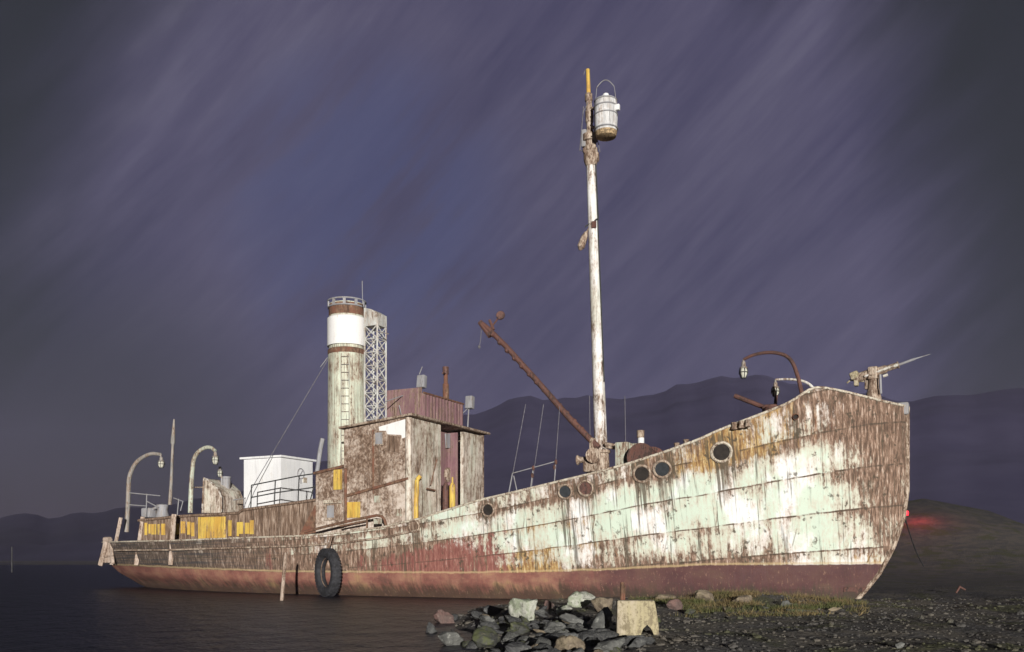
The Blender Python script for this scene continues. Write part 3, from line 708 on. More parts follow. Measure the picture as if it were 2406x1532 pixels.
# shrouds and rope rail amidships
for x0, y0, x1, y1 in ((1196, 1160, 1235, 950), (1248, 1150, 1277, 950), (1302, 1135, 1315, 955)):
    m = MB(); m.tube([Pp(x0, y0, 2.9), Pp(x1, y1, 1.9)], .012, 4); m.build('shroud', M['wire'], ship)
for pts, p0, p1 in ((((1387, 1070), (1385, 930)), .2, .2), (((1470, 1050), (1468, 930)), .2, .2)):
    m = MB(); m.tube([Pp(*pts[0], p0), Pp(*pts[1], p1)], .011, 4); m.build('halyard', M['wire'], ship)
m = MB(); m.tube([Pp(572, 1195, 1.6), Pp(590, 1150, 1.5), Pp(770, 845, .5)], .014, 5); m.build('funnel_stay', M['wire'], ship)
sr = railing('deck_railing', [(1204, 1112, 1192, 1175), (1207, 1118, 1216, 1160), (1253, 1098, 1245, 1160), (1306, 1086, 1302, 1140)], [[(1204, 1112), (1306, 1084)]], 2.9, .016)
for x, y in ((1253, 1100), (1251, 1117), (1306, 1086), (1303, 1098)): m = MB(); m.ball(Pp(x, y, 2.9), (.05, .05, .09), 1); m.build('turnbuckle', M['redrust'], sr)

# ------------------------------------------------------------------ goose-neck lamps
def goose(pts, lamp, p, wpx, mat, lw=18, lh=28):
    P3 = [Pp(x, y, p) for x, y in pts]; d = depth(P3[0]) / F
    # resample smoothly
    out = []
    for i in range(len(P3) - 1):
        p0, p1, p2, p3 = P3[max(i - 1, 0)], P3[i], P3[i + 1], P3[min(i + 2, len(P3) - 1)]
        for k in range(5):
            t = k / 5; out.append(.5 * ((2 * p1) + (p2 - p0) * t + (2 * p0 - 5 * p1 + 4 * p2 - p3) * t * t + (3 * p1 - p0 - 3 * p2 + p3) * t ** 3))
    out.append(P3[-1])
    m = MB(); m.tube(out, [lerp(wpx, wpx * .72, k / (len(out) - 1)) * d / 2 for k in range(len(out))], 10); arm = m.build('lamp_post', mat, ship)
    q = Pp(*lamp, p); w, h = lw * d / 2, lh * d
    m = MB(); m.tube([P3[-1], q + Vector((0, 0, h * .4))], .03, 6)
    m.lathe([(.001, h * .55), (w * .5, h * .5), (w * .55, h * .2), (w * 1.0, h * .15), (w * .8, h * .05), (.001, h * .05)], q, (0, 0, 1), 14); m.build('lamp_cap', M['lamp'], arm)
    m = MB(); m.lathe([(w * .7, h * .06), (w * .95, -h * .1), (w * .9, -h * .35), (w * .5, -h * .55), (.001, -h * .6)], q, (0, 0, 1), 14); gl = m.build('lamp_globe', M['bulb'], arm)
    m = MB()
    for k in range(6):
        a = math.pi * 2 * k / 6; e = Vector((math.cos(a), math.sin(a), 0))
        m.tube([q + e * w * 1.0 + Vector((0, 0, h * .08)), q + e * w * 1.08 + Vector((0, 0, -h * .25)), q + e * w * .5 + Vector((0, 0, -h * .62))], .012, 4)
    m.torus(q + Vector((0, 0, -h * .2)), (0, 0, 1), w * 1.06, .012, 18, 5); m.build('lamp_cage', M['darksteel'], arm)
goose([(297, 1250), (301, 1180), (303, 1128), (310, 1104), (322, 1085), (340, 1072), (358, 1066), (377, 1068)], (379, 1086), .6, 11, M['lamp'], 15, 22)
goose([(447, 1205), (449, 1150), (452, 1105), (456, 1078), (466, 1062), (482, 1052), (496, 1052), (506, 1060)], (506, 1076), 1.2, 11, M['mint'], 15, 26)
goose([(520, 1200), (521, 1150), (521, 1124)], (517, 1108), .4, 6, M['steel'], 12, 22)
goose([(1888, 945), (1882, 915), (1873, 880), (1862, 852), (1846, 836), (1822, 829), (1795, 829), (1768, 835), (1747, 845)], (1747, 868), 1.0, 10, M['redrust'], 19, 36)
goose([(1916, 918), (1900, 902), (1880, 894), (1850, 891), (1822, 892)], (1822, 914), -.4, 7, M['mast'], 18, 30)
m = MB(); m.tube([Pp(1824, 928, -.4), Pp(1820, 965, -.4)], .05, 6); m.build('lamp_stand', M['redrust'], ship)
# stern pole, ventilator shield, stern vents and steering gear
m = MB(); m.tube([Pp(399, 1186, 0), Pp(403, 1120, 0), Pp(406, 1045, 0), Pp(406, 1040, 0), Pp(409, 985, 0)], [.075, .06, .055, .10, .03], 10); m.build('ensign_staff', M['lamp'], ship)
m = MB(); m.prism([Pp(x, y, .9) for x, y in ((476, 1205), (479, 1124), (487, 1126), (500, 1138), (512, 1150), (519, 1168), (519, 1205))], (0, 1.2, 0)); m.build('skylight_hood', M['house_light'], ship, False)
m = MB(); m.tube([Pp(475, 1205, .98), Pp(479, 1123, .98), Pp(488, 1127, .98), (Pp(513, 1150, .98)), Pp(520, 1168, .98), Pp(520, 1203, .98)], .035, 6); m.tube([Pp(454, 1145, .98), Pp(478, 1145, .98)], .025, 6); m.build('hood_frame', M['mast'], ship)
m = MB(); a = Pp(532, 1195, .2); tp = Pp(532, 1120, .2); m.lathe([(.16, 0), (.16, tp.z - a.z - .08), (.18, tp.z - a.z - .06), (.18, tp.z - a.z), (.001, tp.z - a.z)], a, (0, 0, 1), 18); m.build('deck_vent', M['steel'], ship)
m = MB(); m.lathe([(.28, -.3), (.2, 0), (.24, .2), (.001, .25)], Pp(382, 1198, .6), (0, 0, 1), 14); m.box(Pp(350, 1205, .6), (.5, .4, .4), None, .06); m.tube([Pp(352, 1200, .6), Pp(372, 1190, .6)], .06, 8); m.build('capstan', M['steel'], ship)

# ------------------------------------------------------------------ harpoon gun on the bow
m = MB(); pb = Pp(2052, 935, 0); pt = Pp(2052, 880, 0); h = pt.z - pb.z
m.lathe([(.24, -.2), (.2, .05), (.15, h * .4), (.14, h * .8), (.2, h * .95), (.001, h)], pb, (0, 0, 1), 18); gun = m.build('harpoon_gun', M['palerust'], ship)
b0, b1 = Pp(2012, 889, 0), Pp(2112, 857, 0); ax = (b1 - b0).normalized(); L_ = (b1 - b0).length
m = MB(); m.lathe([(.001, -.1), (.1, -.08), (.13, .0), (.14, .5), (.115, .55), (.11, L_ * .7), (.085, L_ * .72), (.08, L_ * .95), (.1, L_ * .97), (.1, L_), (.04, L_)], b0, ax, 20)
m.box(Pp(2052, 878, 0), (.28, .34, .36), None, .05); m.box(Pp(2045, 898, 0) , (.3, .1, .4), None, .04); m.build('gun_barrel', M['palerust'], gun)
m = MB(); m.box(Pp(2008, 883, .0), (.24, .28, .22), Matrix.Rotation(R(-18), 3, 'Y'), .05); m.box(Pp(2012, 899, .0), (.12, .2, .2), None, .03); m.tube([Pp(2030, 896, 0), Pp(1998, 893, 0), Pp(1990, 900, 0)], .025, 6); m.build('breech', M['concrete'], gun)
m = MB(); m.tube([Pp(2076, 868, .12), Pp(2110, 857, .12)], .04, 8); m.tube([Pp(2030, 885, .14), Pp(2076, 868, .14)], .03, 6); m.tube([Pp(2075, 884, .14), Pp(2086, 880, .14)], .04, 6); m.build('recoil_tube', M['mast'], gun)
m = MB(); m.tube([b1, Pp(2150, 843, 0)], .035, 8); m.tube([Pp(2150, 843, 0), Pp(2186, 832, 0)], [.022, .006], 6); m.build('harpoon', M['steel'], gun)
m = MB(); m.tube([Pp(2068, 880, .2), Pp(2070, 925, .2)], .03, 6); m.build('elevating_strut', M['steel'], gun)
# draught patch low on the stem
p, n = inv_hull(2010, 1386); 
m = MB(); t_ = n.cross(Vector((0, 0, 1))).normalized(); rot = Matrix((t_, n, n.cross(t_) * -1)).transposed()
m.box(p + n * .012, (.62, .03, .13), rot); m.build('hull_patch', M['redrust'], ship)

# ------------------------------------------------------------------ land, water, hills
SHORE = [(4, -.6), (8, -.8), (12.6, -1.15), (16, -1.6), (19, -1.9), (22, -1.4), (25, -.2), (28, .8), (40, 4), (70, 10), (110, 0), (170, -200)]
def ground_z(x, y):
    xs = table(SHORE, y); d = (x - xs) + .5 * mnoise.noise(Vector((x * .7, y * .7, 2)))
    land = sstep(-1.2, 1.4, d)
    z = lerp(-.75, .0, land)
    n = mnoise.noise(Vector((x * .35, y * .35, 0))) * .10 + mnoise.noise(Vector((x * 1.4, y * 1.4, 4))) * .05 + mnoise.noise(Vector((x * 4.1, y * 4.1, 8))) * .025
    z += n * land * lerp(1, 0.6, sstep(40, 80, y))
    z += .26 * math.exp(-((x - 5.4) / 2.2) ** 2 - ((y - 22.6) / 1.4) ** 2)
    z += .10 * math.exp(-((x - 1.6) / 1.6) ** 2 - ((y - 19) / 2.5) ** 2)
    z += 6.3 * math.exp(-((x - 36) / 13) ** 2 - ((y - 84) / 15) ** 2)
    z -= .10 * sstep(14, 9, y) * land
    return z
def heightfield(name, xs, ys, fn, mat):
    bm = bmesh.new(); g_ = [[bm.verts.new((x, y, fn(x, y))) for x in xs] for y in ys]
    for j in range(len(ys) - 1):
        for i in range(len(xs) - 1):
            f = bm.faces.new((g_[j][i], g_[j][i + 1], g_[j + 1][i + 1], g_[j + 1][i])); f.smooth = True
    me = bpy.data.meshes.new(name); bm.to_mesh(me); bm.free(); me.materials.append(mat)
    o = bpy.data.objects.new(name, me); C.objects.link(o); return tag(o, kind='structure')
def spaced(lo, hi, n0, n1, fine, far):
    v = []; x = n0
    while x <= n1: v.append(x); x += fine
    st = fine; x = n0
    while x > lo: st = min(st * 1.25, far); x -= st; v.insert(0, x)
    st = fine; x = n1
    while x < hi: st = min(st * 1.25, far); x += st; v.append(x)
    return v
def ground_mat():
    g = NT('shore_gravel'); co = g.obj()
    v = g.vor(co, 9); n = g.noise(co, 1.1, 7, .65); f = g.noise(co, 16, 6, .7)
    c = g.mix(g.step(n, .4, .6), (.085, .08, .076), (.13, .115, .095))
    c = g.mix(g.step(g.noise(co, .6, 5, .6), .52, .62), c, (.085, .085, .045))
    c = g.mix(g.step(f, .6, .75), c, (.17, .16, .145))
    g.bump(g.math('ADD', g.math('MULTIPLY', v, 1.0), f), .7, .06)
    return g.done(c, .85)
ground = heightfield('ground', spaced(-900, 900, -4, 14, .16, 60), spaced(-40, 1050, 8, 27, .16, 60), ground_z, ground_mat())
def water_mat():
    g = NT('sea_water'); co = g.obj()
    n = g.noise(g.map(co, (1, .5, 1)), 2.2, 4, .55); n2 = g.noise(co, 9, 3, .5)
    g.bump(g.math('ADD', n, g.math('MULTIPLY', n2, .25)), 1.0, .22)
    g.b.inputs['IOR'].default_value = 1.33
    return g.done((.012, .013, .020), .36, spec=.35)
wm = MB(); wm.prism([(-900, -30, -.1), (900, -30, -.1), (900, 1050, -.1), (-900, 1050, -.1)], (0, 0, -.02)); tag(wm.build('water', water_mat(), None, False), kind='structure')

SKYL = [(-1600, 1210), (-600, 1235), (0, 1228), (250, 1210), (430, 1190), (600, 1158), (800, 1085), (950, 1032), (1140, 992), (1190, 972), (1250, 960), (1330, 963), (1480, 967), (1540, 950), (1600, 936), (1690, 917), (1780, 918), (1900, 937), (2000, 955), (2130, 968), (2270, 953), (2406, 942), (2700, 925), (3200, 955), (4200, 1010)]
def hills():
    bm = bmesh.new(); cols = []
    NY = 60
    for i in range(221):
        px = -1600 + 5800 * i / 220; c = []
        zr = (CY - table(SKYL, px)) / F * 760 + EYE + 5 * mnoise.noise(Vector((px * .012, 0, 0))) + 2 * mnoise.noise(Vector((px * .05, 3, 0)))
        for j in range(NY + 1):
            t = j / NY; y = lerp(150, 760, t) if t < .85 else lerp(668, 1100, (t - .85) / .15)
            y = 150 + 950 * t
            k = sstep(0, .64, t) if t < .64 else lerp(1, .8, (t - .64) / .36)
            k = k ** .9
            x = (px - CX) / F * (y if y > 300 else lerp(300, y, .7))
            rough = 7 * k * (1 - k) * 2 * mnoise.fractal(Vector((x * .012, y * .012, 0)), .9, 2.0, 5)
            c.append(bm.verts.new((x, y, -1.5 + (zr + 1.5) * k + (rough if t < .64 else 0))))
        cols.append(c)
    for a, b in zip(cols, cols[1:]):
        for j in range(NY):
            f = bm.faces.new((a[j], b[j], b[j + 1], a[j + 1])); f.smooth = True
    me = bpy.data.meshes.new('hills'); bm.to_mesh(me); bm.free()
    g = NT('hillside'); co = g.obj()
    n = g.noise(co, .03, 9, .62); c = g.mix(g.step(n, .34, .66), (.050, .046, .092), (.072, .066, .120)); c = g.mix(g.step(g.sep(co)[0], -60, -200), c, (.018, .018, .024)); c = g.mix(g.math('MULTIPLY', g.step(g.sep(co)[0], 180, 400), .7), c, (.022, .022, .034))  # haze violet and the darkening to both sides are painted into the slope colour
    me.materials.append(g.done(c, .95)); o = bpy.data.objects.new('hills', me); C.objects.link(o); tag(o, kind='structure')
hills()

# night air that greys the far slopes
hb = MB(); hb.box((0, 545, 74.5), (5200, 1180, 155)); hz_ = bpy.data.materials.new('night_air'); hz_.use_nodes = True; ht = hz_.node_tree; ht.nodes.clear()
ho = ht.nodes.new('ShaderNodeOutputMaterial'); hv = ht.nodes.new('ShaderNodeVolumePrincipled'); ht.links.new(hv.outputs[0], ho.inputs['Volume'])
hv.inputs['Color'].default_value = (.42, .38, .66, 1); hv.inputs['Density'].default_value = .00032
tag(hb.build('haze', hz_, None, False), 'thin violet night haze between the ship and the far hills', 'haze', kind='stuff')

# ------------------------------------------------------------------ rocks and debris
def on_ground(px, py):
    y = 20.0
    for _ in range(30):
        x = (px - CX) / F * y; y = lerp(y, F * (EYE - max(ground_z(x, y), -.12)) / (py - CY), .5)
    x = (px - CX) / F * y; return Vector((x, y, max(ground_z(x, y), -.15)))
def rock_mat(name, a, b, c):
    g = NT(name); co = g.obj()
    n = g.noise(co, 3.5, 8, .68); f = g.noise(co, 12, 6, .7)
    col = g.mix(g.step(n, .4, .58), a, b); col = g.mix(g.step(f, .55, .7), col, c)
    g.bump(g.math('ADD', n, g.math('MULTIPLY', f, .5)), .8, .06)
    return g.done(col, .9)
RM = {'pale': rock_mat('pale_lichen_rock', (.28, .31, .22), (.46, .46, .40), (.10, .10, .07)),
      'grey': rock_mat('grey_rock', (.09, .09, .085), (.15, .15, .14), (.34, .34, .31)),
      'dark': rock_mat('dark_slate', (.06, .06, .062), (.10, .10, .098), (.24, .24, .22)),
      'moss': rock_mat('mossy_rock', (.10, .11, .05), (.075, .075, .07), (.20, .19, .12)),
      'red': rock_mat('reddish_rock', (.19, .115, .10), (.13, .09, .08), (.26, .2, .17)),
      'tan': rock_mat('tan_rock', (.27, .22, .15), (.19, .15, .11), (.36, .31, .22))}
def rock_mesh(seed, size, sub=4):
    rnd = random.Random(seed); bm = bmesh.new(); bmesh.ops.create_icosphere(bm, subdivisions=sub, radius=1.0)
    if True: sx_ = rnd.uniform(-.35, .35)
    planes = [(Vector((rnd.gauss(0, 1), rnd.gauss(0, 1), rnd.gauss(0, .8))).normalized(), rnd.uniform(.42, .85)) for _ in range(14)]
    for v in bm.verts:
        p = v.co.copy()
        for n, d in planes:
            k = p.dot(n)
            if k > d: p -= n * (k - d) * .93
        p.x += sx_ * p.z; p *= 1 + .16 * mnoise.fractal(p * 2.2 + Vector((seed * 3.7, 0, 0)), .8, 2, 4)
        v.co = Vector((p.x * size[0] * 1.2, p.y * size[1] * 1.2, p.z * size[2] * 1.2))
    for f in bm.faces: f.smooth = True
    for e in bm.edges:
        if e.calc_face_angle(0) > R(24): e.smooth = False
    me = bpy.data.meshes.new('rock'); bm.to_mesh(me); bm.free(); return me
def rock(px, py, w, h, mat, label, seed, rot=0.0, tilt=0.0, name='rock', group=None, cat='rock'):
    q = on_ground(px, py); s = q.y / F
    me = rock_mesh(seed, (w * s / 2, min(w, h * 1.3) * s / 2, h * s / 2)); me.materials.append(RM[mat])
    o = bpy.data.objects.new(name, me); C.objects.link(o); o.location = q + Vector((0, 0, h * s * .40)); o.rotation_euler = (0, tilt, rot)
    return tag(o, label, cat, group)
rock(1237, 1459, 72, 66, 'pale', 'large rounded pale green rock standing in front of the red hull bottom', 11, .3)
rock(1361, 1426, 58, 40, 'pale', 'flat-sided pale grey rock right beside the hull, above the rubble', 24, .2)
rock(1413, 1440, 50, 46, 'tan', 'brownish rock between the flat pale rock and the concrete block', 35, .5)
rock(1288, 1432, 22, 20, 'red', 'small pinkish stone just right of the large rounded pale rock', 41)
rock(1326, 1446, 34, 26, 'pale', 'small pale stone below the flat-sided pale rock', 42, .4)
rock(1044, 1466, 46, 38, 'red', 'reddish squarish rock, leftmost near the hull and the water', 43, .1)
rock(1012, 1490, 40, 34, 'dark', 'dark rounded rock at the water edge below the reddish rock', 44, .2)
rock(1148, 1474, 40, 34, 'grey', 'grey rock with a pale top left of the large rounded pale rock', 45, .6)
rock(1154, 1442, 66, 28, 'dark', 'dark rock close against the red hull, behind the grey one', 46, 1)
rock(1062, 1518, 60, 44, 'grey', 'low grey rock at the lower left end of the rubble', 47, .5)
rock(1150, 1524, 74, 54, 'moss', 'mossy yellow-green rock low in the rubble, left of centre', 48, .2)
rock(1218, 1490, 60, 30, 'moss', 'flat mossy slab below the large rounded pale rock', 49, .3)
rock(1300, 1490, 50, 38, 'grey', 'grey angular rock in the middle of the rubble pile', 50, .8)
rock(1352, 1474, 96, 26, 'grey', 'long tilted grey slab leaning across the rubble below the pale rocks', 51, .0, .32)
rock(1412, 1482, 64, 50, 'grey', 'upright grey slab just left of the concrete block', 52, .4, -.3)
rock(1256, 1516, 90, 22, 'dark', 'thin dark slab lying flat near the bottom of the rubble', 53, .1)
rock(1340, 1506, 100, 22, 'dark', 'long flat dark slab left of the concrete block foot', 54, -.1)
rock(1345, 1545, 66, 52, 'tan', 'brown and green rock cut by the bottom edge of the picture', 55, .4)
rock(1432, 1536, 80, 44, 'grey', 'broken grey rock in front of the concrete block', 56, .9)
rock(1215, 1545, 80, 40, 'dark', 'wide dark rock at the very bottom of the rubble', 57, .3)
rock(1500, 1520, 50, 24, 'dark', 'low dark rock right in front of the concrete block', 58, .3)
rock(1655, 1408, 52, 26, 'tan', 'tan stone poking out of the grassy debris beside the hull', 59, .3)
rock(1745, 1418, 60, 24, 'tan', 'low tan stone at the right end of the grassy debris', 60, .1)
rock(1590, 1432, 46, 26, 'red', 'brown stone in the debris just right of the concrete block', 61, .6)
rock(1845, 1425, 44, 16, 'grey', 'small grey stone against the dark red hull under the bow', 62, .6)
rock(2112, 1522, 34, 14, 'grey', 'lone pale-edged stone on the dark ground at the lower right', 63, .6)
# smaller stones nothing tells apart
rnd = random.Random(5); protos = []
for k in range(8):
    me = rock_mesh(100 + k, (1, rnd.uniform(.45, .9), rnd.uniform(.22, .5)), 3); me.materials.append(RM[('dark', 'grey', 'dark', 'moss', 'dark', 'grey', 'dark', 'tan')[k]]); protos.append(me)
n_ = 0
while n_ < 150:
    px = rnd.gauss(1260, 150); py = rnd.uniform(1432, 1552)
    if not (985 < px < 1560) or py < 1432 + abs(px - 1260) * .1: continue
    if 1440 < px < 1555 and py < 1500: continue
    q = on_ground(px, py)
    if q.z < -.14: continue
    o = bpy.data.objects.new('stone', protos[n_ % 8]); C.objects.link(o); r_ = rnd.uniform(.05, .19)
    o.scale = (r_, r_, r_); o.location = q + Vector((0, 0, r_ * .3)); o.rotation_euler = (rnd.uniform(-.5, .5), rnd.uniform(-.5, .5), rnd.uniform(0, 6))
    tag(o, 'small dark stone in the rubble heap before the hull', 'stone', 'small stones of the rubble heap'); n_ += 1
# gravel scattered over the right foreshore
def scatter(name, count, region, rr, mat, seed):
    rnd = random.Random(seed); bm = bmesh.new(); k = 0
    base_ = bmesh.new(); bmesh.ops.create_icosphere(base_, subdivisions=1, radius=1.0); bv = [v.co.copy() for v in base_.verts]; bf = [[v.index for v in f.verts] for f in base_.faces]; base_.free()
    while k < count:
        x, y = region(rnd); z = ground_z(x, y)
        if z < -.12: continue
        r_ = rnd.uniform(*rr) * (1 + (rnd.random() ** 8) * 2); sx, sy, sz_ = r_ * rnd.uniform(.7, 1.2), r_ * rnd.uniform(.7, 1.2), r_ * rnd.uniform(.35, .8); a = rnd.uniform(0, 6.28)
        ca, sa = math.cos(a), math.sin(a)
        vs = []
        for v in bv:
            j = 1 + rnd.uniform(-.2, .2); X, Y, Z = v.x * sx * j, v.y * sy * j, v.z * sz_ * j
            vs.append(bm.verts.new((x + ca * X - sa * Y, y + sa * X + ca * Y, z + Z + sz_ * .2)))
        for f in bf: bm.faces.new([vs[i] for i in f])
        k += 1
    me = bpy.data.meshes.new(name); bm.to_mesh(me); bm.free(); me.materials.append(mat)
    o = bpy.data.objects.new(name, me); C.objects.link(o); return o
def reg(rnd):
    y = 9.5 + 17 * rnd.random() ** 1.4; px = rnd.uniform(950, 2500); return (px - CX) / F * y, y
tag(scatter('gravel', 5200, reg, (.010, .030), ground.data.materials[0], 2), 'loose dark gravel strewn over the foreshore by the bow', 'gravel', kind='stuff')
# turf and dead grass on the bank under the hull
for k, (px, py, w_, h_, mt) in enumerate(((1570, 1410, 60, 14, 'tan'), (1620, 1444, 44, 14, 'moss'), (1700, 1436, 70, 12, 'tan'), (1790, 1432, 40, 12, 'moss'), (1880, 1440, 60, 12, 'moss'), (1960, 1436, 40, 10, 'tan'), (1545, 1462, 36, 12, 'moss'))):
    rock(px, py, w_, h_, mt, 'low earthy clod in the grass of the bank under the bow', 80 + k, k * .7, name='clod', group='clods of the grassy bank', cat='clod')
def grass():
    rnd = random.Random(9); bm = bmesh.new(); k = 0
    while k < 16000:
        px = rnd.uniform(1480, 2040); y = rnd.uniform(18.5, 24.3); x = (px - CX) / F * y
        dens = math.exp(-((x - 5.0) / 2.6) ** 2 - ((y - 22.0) / 2.2) ** 2) * sstep(.40, .66, .5 + .5 * mnoise.noise(Vector((x * 1.1, y * 1.1, 3))))
        if rnd.random() > dens: continue
        z = ground_z(x, y); h = rnd.uniform(.03, .10) * (1 + (rnd.random() ** 6) * 1.2); a = rnd.uniform(0, 6.28); w = .008; lx, ly = rnd.gauss(0, .06), rnd.gauss(0, .06)
        A = bm.verts.new((x - w * math.cos(a), y - w * math.sin(a), z - .01)); B = bm.verts.new((x + w * math.cos(a), y + w * math.sin(a), z - .01)); D = bm.verts.new((x + lx, y + ly, z + h))
        bm.faces.new((A, B, D)); k += 1
    me = bpy.data.meshes.new('grass'); bm.to_mesh(me); bm.free()
    g = NT('dead_grass'); n = g.noise(g.obj(), .9, 4, .6)
    me.materials.append(g.done(g.mix(g.step(n, .42, .6), (.20, .145, .07), (.10, .11, .04)), .9))
    o = bpy.data.objects.new('grass', me); C.objects.link(o); tag(o, 'short brown and green grass on the bank under the bow', 'grass', kind='stuff')
grass()

# ------------------------------------------------------------------ single things round the ship
# concrete block with an iron rod
q = on_ground(1497, 1490); s_ = q.y / F
blk = empty('concrete_block', q, R(-4)); tag(blk, 'upright pale concrete block with notched foot and iron rod, in front of the hull', 'block')
w, h = 98 * s_, 80 * s_
m = MB(); pr = [(-w / 2, -.12), (-w / 2 + .01, h), (w * .40, h), (w * .46, h * .55), (w * .5, .10), (w * .49, .0), (w * .36, .0), (w * .33, h * .20), (w * .22, h * .34), (w * .12, h * .18), (w * .06, .02), (w * .0, -.12)]
m.prism([(x, -.16, z) for x, z in pr], (0, .34, 0)); bmesh.ops.bevel(m.bm, geom=m.bm.edges[:], offset=.012, segments=1, affect='EDGES')
m.build('block', M['concrete'], blk)
m = MB(); m.tube([(-w * .36, .05, h - .05), (-w * .35, .05, h + 42 * s_)], .028, 8); m.tube([(-w * .30, .06, h - .05), (-w * .29, .06, h + 34 * s_)], .012, 6); m.build('iron_rod', M['rust'], blk)
# leaning mooring post in the water
def water_pt(px, py): y = F * (EYE + .1) / (py - CY); return Vector(((px - CX) / F * y, y, -.1))
a = water_pt(662, 1411); m = MB(); tp = Vector((a.x + 9 * a.y / F, a.y, EYE + (CY - 1298) * a.y / F)); m.tube([a + Vector((0, 0, -.5)), a, lerp(a, tp, .5), lerp(a, tp, .93), tp], [.055, .055, .05, .045, .01], 8)
tag(m.build('mooring_post', M['wood'], None), 'pale wooden post leaning out of the water left of the tyre', 'post')
a = water_pt(28, 1345); tp = Vector((a.x, a.y, EYE + (CY - 1285) * a.y / F)); m = MB(); m.tube([a + Vector((0, 0, -.4)), tp], .05, 8); tag(m.build('marker_pole', M['darksteel'], None), 'thin dark pole standing in the water at the far left', 'pole')
# tyre fender hanging on the hull
p, n = inv_hull(765, 1300); tyc = p + Vector((0, -.45, 0)); tyc = Pp(770, 1345, -tyc.y)
Rt = 57 * depth(tyc) / F
ty = empty('tyre', MW @ tyc, HEAD + R(-28)); tag(ty, 'big black tyre hung against the red hull as a fender', 'tyre')
m = MB(); prof = []
for k in range(20):
    a = 2 * math.pi * k / 20; cx, sx = math.cos(a), math.sin(a)
    prof.append((Rt * .80 + Rt * .20 * math.copysign(abs(cx) ** .7, cx), Rt * .20 * math.copysign(abs(sx) ** .75, sx)))
m.lathe(prof, (0, 0, 0), (0, 1, 0), 48, closed=True)
for k in range(44):
    a = 2 * math.pi * k / 44
    for sd in (-1, 1): m.box((Rt * .985 * math.cos(a + sd * .035), sd * Rt * .09, Rt * .985 * math.sin(a + sd * .035)), (Rt * .03, Rt * .15, Rt * .07), Matrix.Rotation(-a, 3, 'Y'))
m.build('rubber_casing', M['rubber'], ty)
m = MB(); m.torus((0, -.02, 0), (0, 1, 0), Rt * .615, Rt * .025, 40, 6); m.build('bead_ring', M['casing'], ty)
m = MB(); m.tube([(-.05, 0, Rt * .95), (-.02, .15, Rt * 1.5)], .025, 6); m.tube([(.05, 0, Rt * .95), (.02, .15, Rt * 1.5)], .025, 6); m.build('hanging_rope', M['casing'], ty)
# red beacon beyond the bow and a mooring line
def far(px, py, y): return Vector(((px - CX) / F * y, y, EYE + (CY - py) / F * y))
a = far(2128, 1206, 75.5); rb = empty('red_beacon', (a.x, a.y, ground_z(a.x, a.y))); tag(rb, 'small glowing red beacon low on the dark bank beyond the bow', 'beacon')
zz = a.z - ground_z(a.x, a.y)
m = MB(); m.tube([(0, 0, -.3), (0, 0, zz - .2)], .06, 8); m.build('pole', M['darksteel'], rb)
g = NT('red_lamp'); g.b.inputs['Emission Color'].default_value = (1, .03, .05, 1); g.b.inputs['Emission Strength'].default_value = 2.2
m = MB(); m.lathe([(.001, -.2), (.2, -.18), (.24, 0), (.2, .18), (.001, .22)], (0, 0, zz), (0, 0, 1), 16); m.build('lamp_globe', g.done((.3, .02, .02), .4), rb)
rl = bpy.data.lights.new('beacon_light', 'POINT'); rl.energy = 150; rl.color = (1, .06, .08); rl.shadow_soft_size = .25
ro_ = bpy.data.objects.new('beacon_light', rl); C.objects.link(ro_); ro_.parent = rb; ro_.location = (.8, -.5, zz + .7)
a = far(2255, 1396, 30); q = Vector((a.x, a.y, ground_z(a.x, a.y)))
m = MB(); m.tube([q + Vector((-.12, 0, .02)), q + Vector((.0, 0, .22)), q + Vector((.18, 0, .12))], [.03, .05, .03], 8); tag(m.build('driftwood', M['redrust'], None), 'small reddish piece of debris lying on the dark ground right of the bow', 'debris')
q0 = inv_hull(2108, 1180)[0]
m = MB(); a = MW @ Vector((-.2, .0, 2.9)); b = far(2170, 1330, 33); m.tube([lerp(a, b, k / 10) - Vector((0, 0, .25 * math.sin(math.pi * k / 10))) for k in range(11)], .018, 6); 
tag(m.build('mooring_line', M['darksteel'], None), 'slack mooring line running from the stem down to the dark shore', 'rope')

# ------------------------------------------------------------------ light, sky, camera
EL, AZ = 5.0, 8.0      # low light from behind the camera, a little to the right
sun = bpy.data.lights.new('sun', 'SUN'); sun.energy = 5.0; sun.angle = R(.5); sun.color = (1.0, .965, .91)
so = bpy.data.objects.new('sun', sun); C.objects.link(so)
d = Vector((-math.sin(R(AZ)) * math.cos(R(EL)), math.cos(R(AZ)) * math.cos(R(EL)), -math.sin(R(EL))))
so.rotation_euler = d.to_track_quat('-Z', 'Y').to_euler(); so.location = (5, -20, 12)

W = bpy.data.worlds.new('World'); sc.world = W; W.use_nodes = True
t = W.node_tree; t.nodes.clear()
class WN(NT):
    def __init__(s): s.t = t; s.tc = t.nodes.new('ShaderNodeTexCoord')
g = WN(); dirv = g.tc.outputs['Generated']
out = t.nodes.new('ShaderNodeOutputWorld'); bg = t.nodes.new('ShaderNodeBackground'); bg2 = t.nodes.new('ShaderNodeBackground'); add = t.nodes.new('ShaderNodeAddShader')
sky = t.nodes.new('ShaderNodeTexSky'); sky.sky_type = 'NISHITA'; sky.sun_disc = False; sky.sun_elevation = R(EL); sky.sun_rotation = R(180 - AZ)
t.links.new(sky.outputs[0], bg.inputs[0]); bg.inputs[1].default_value = 0.006
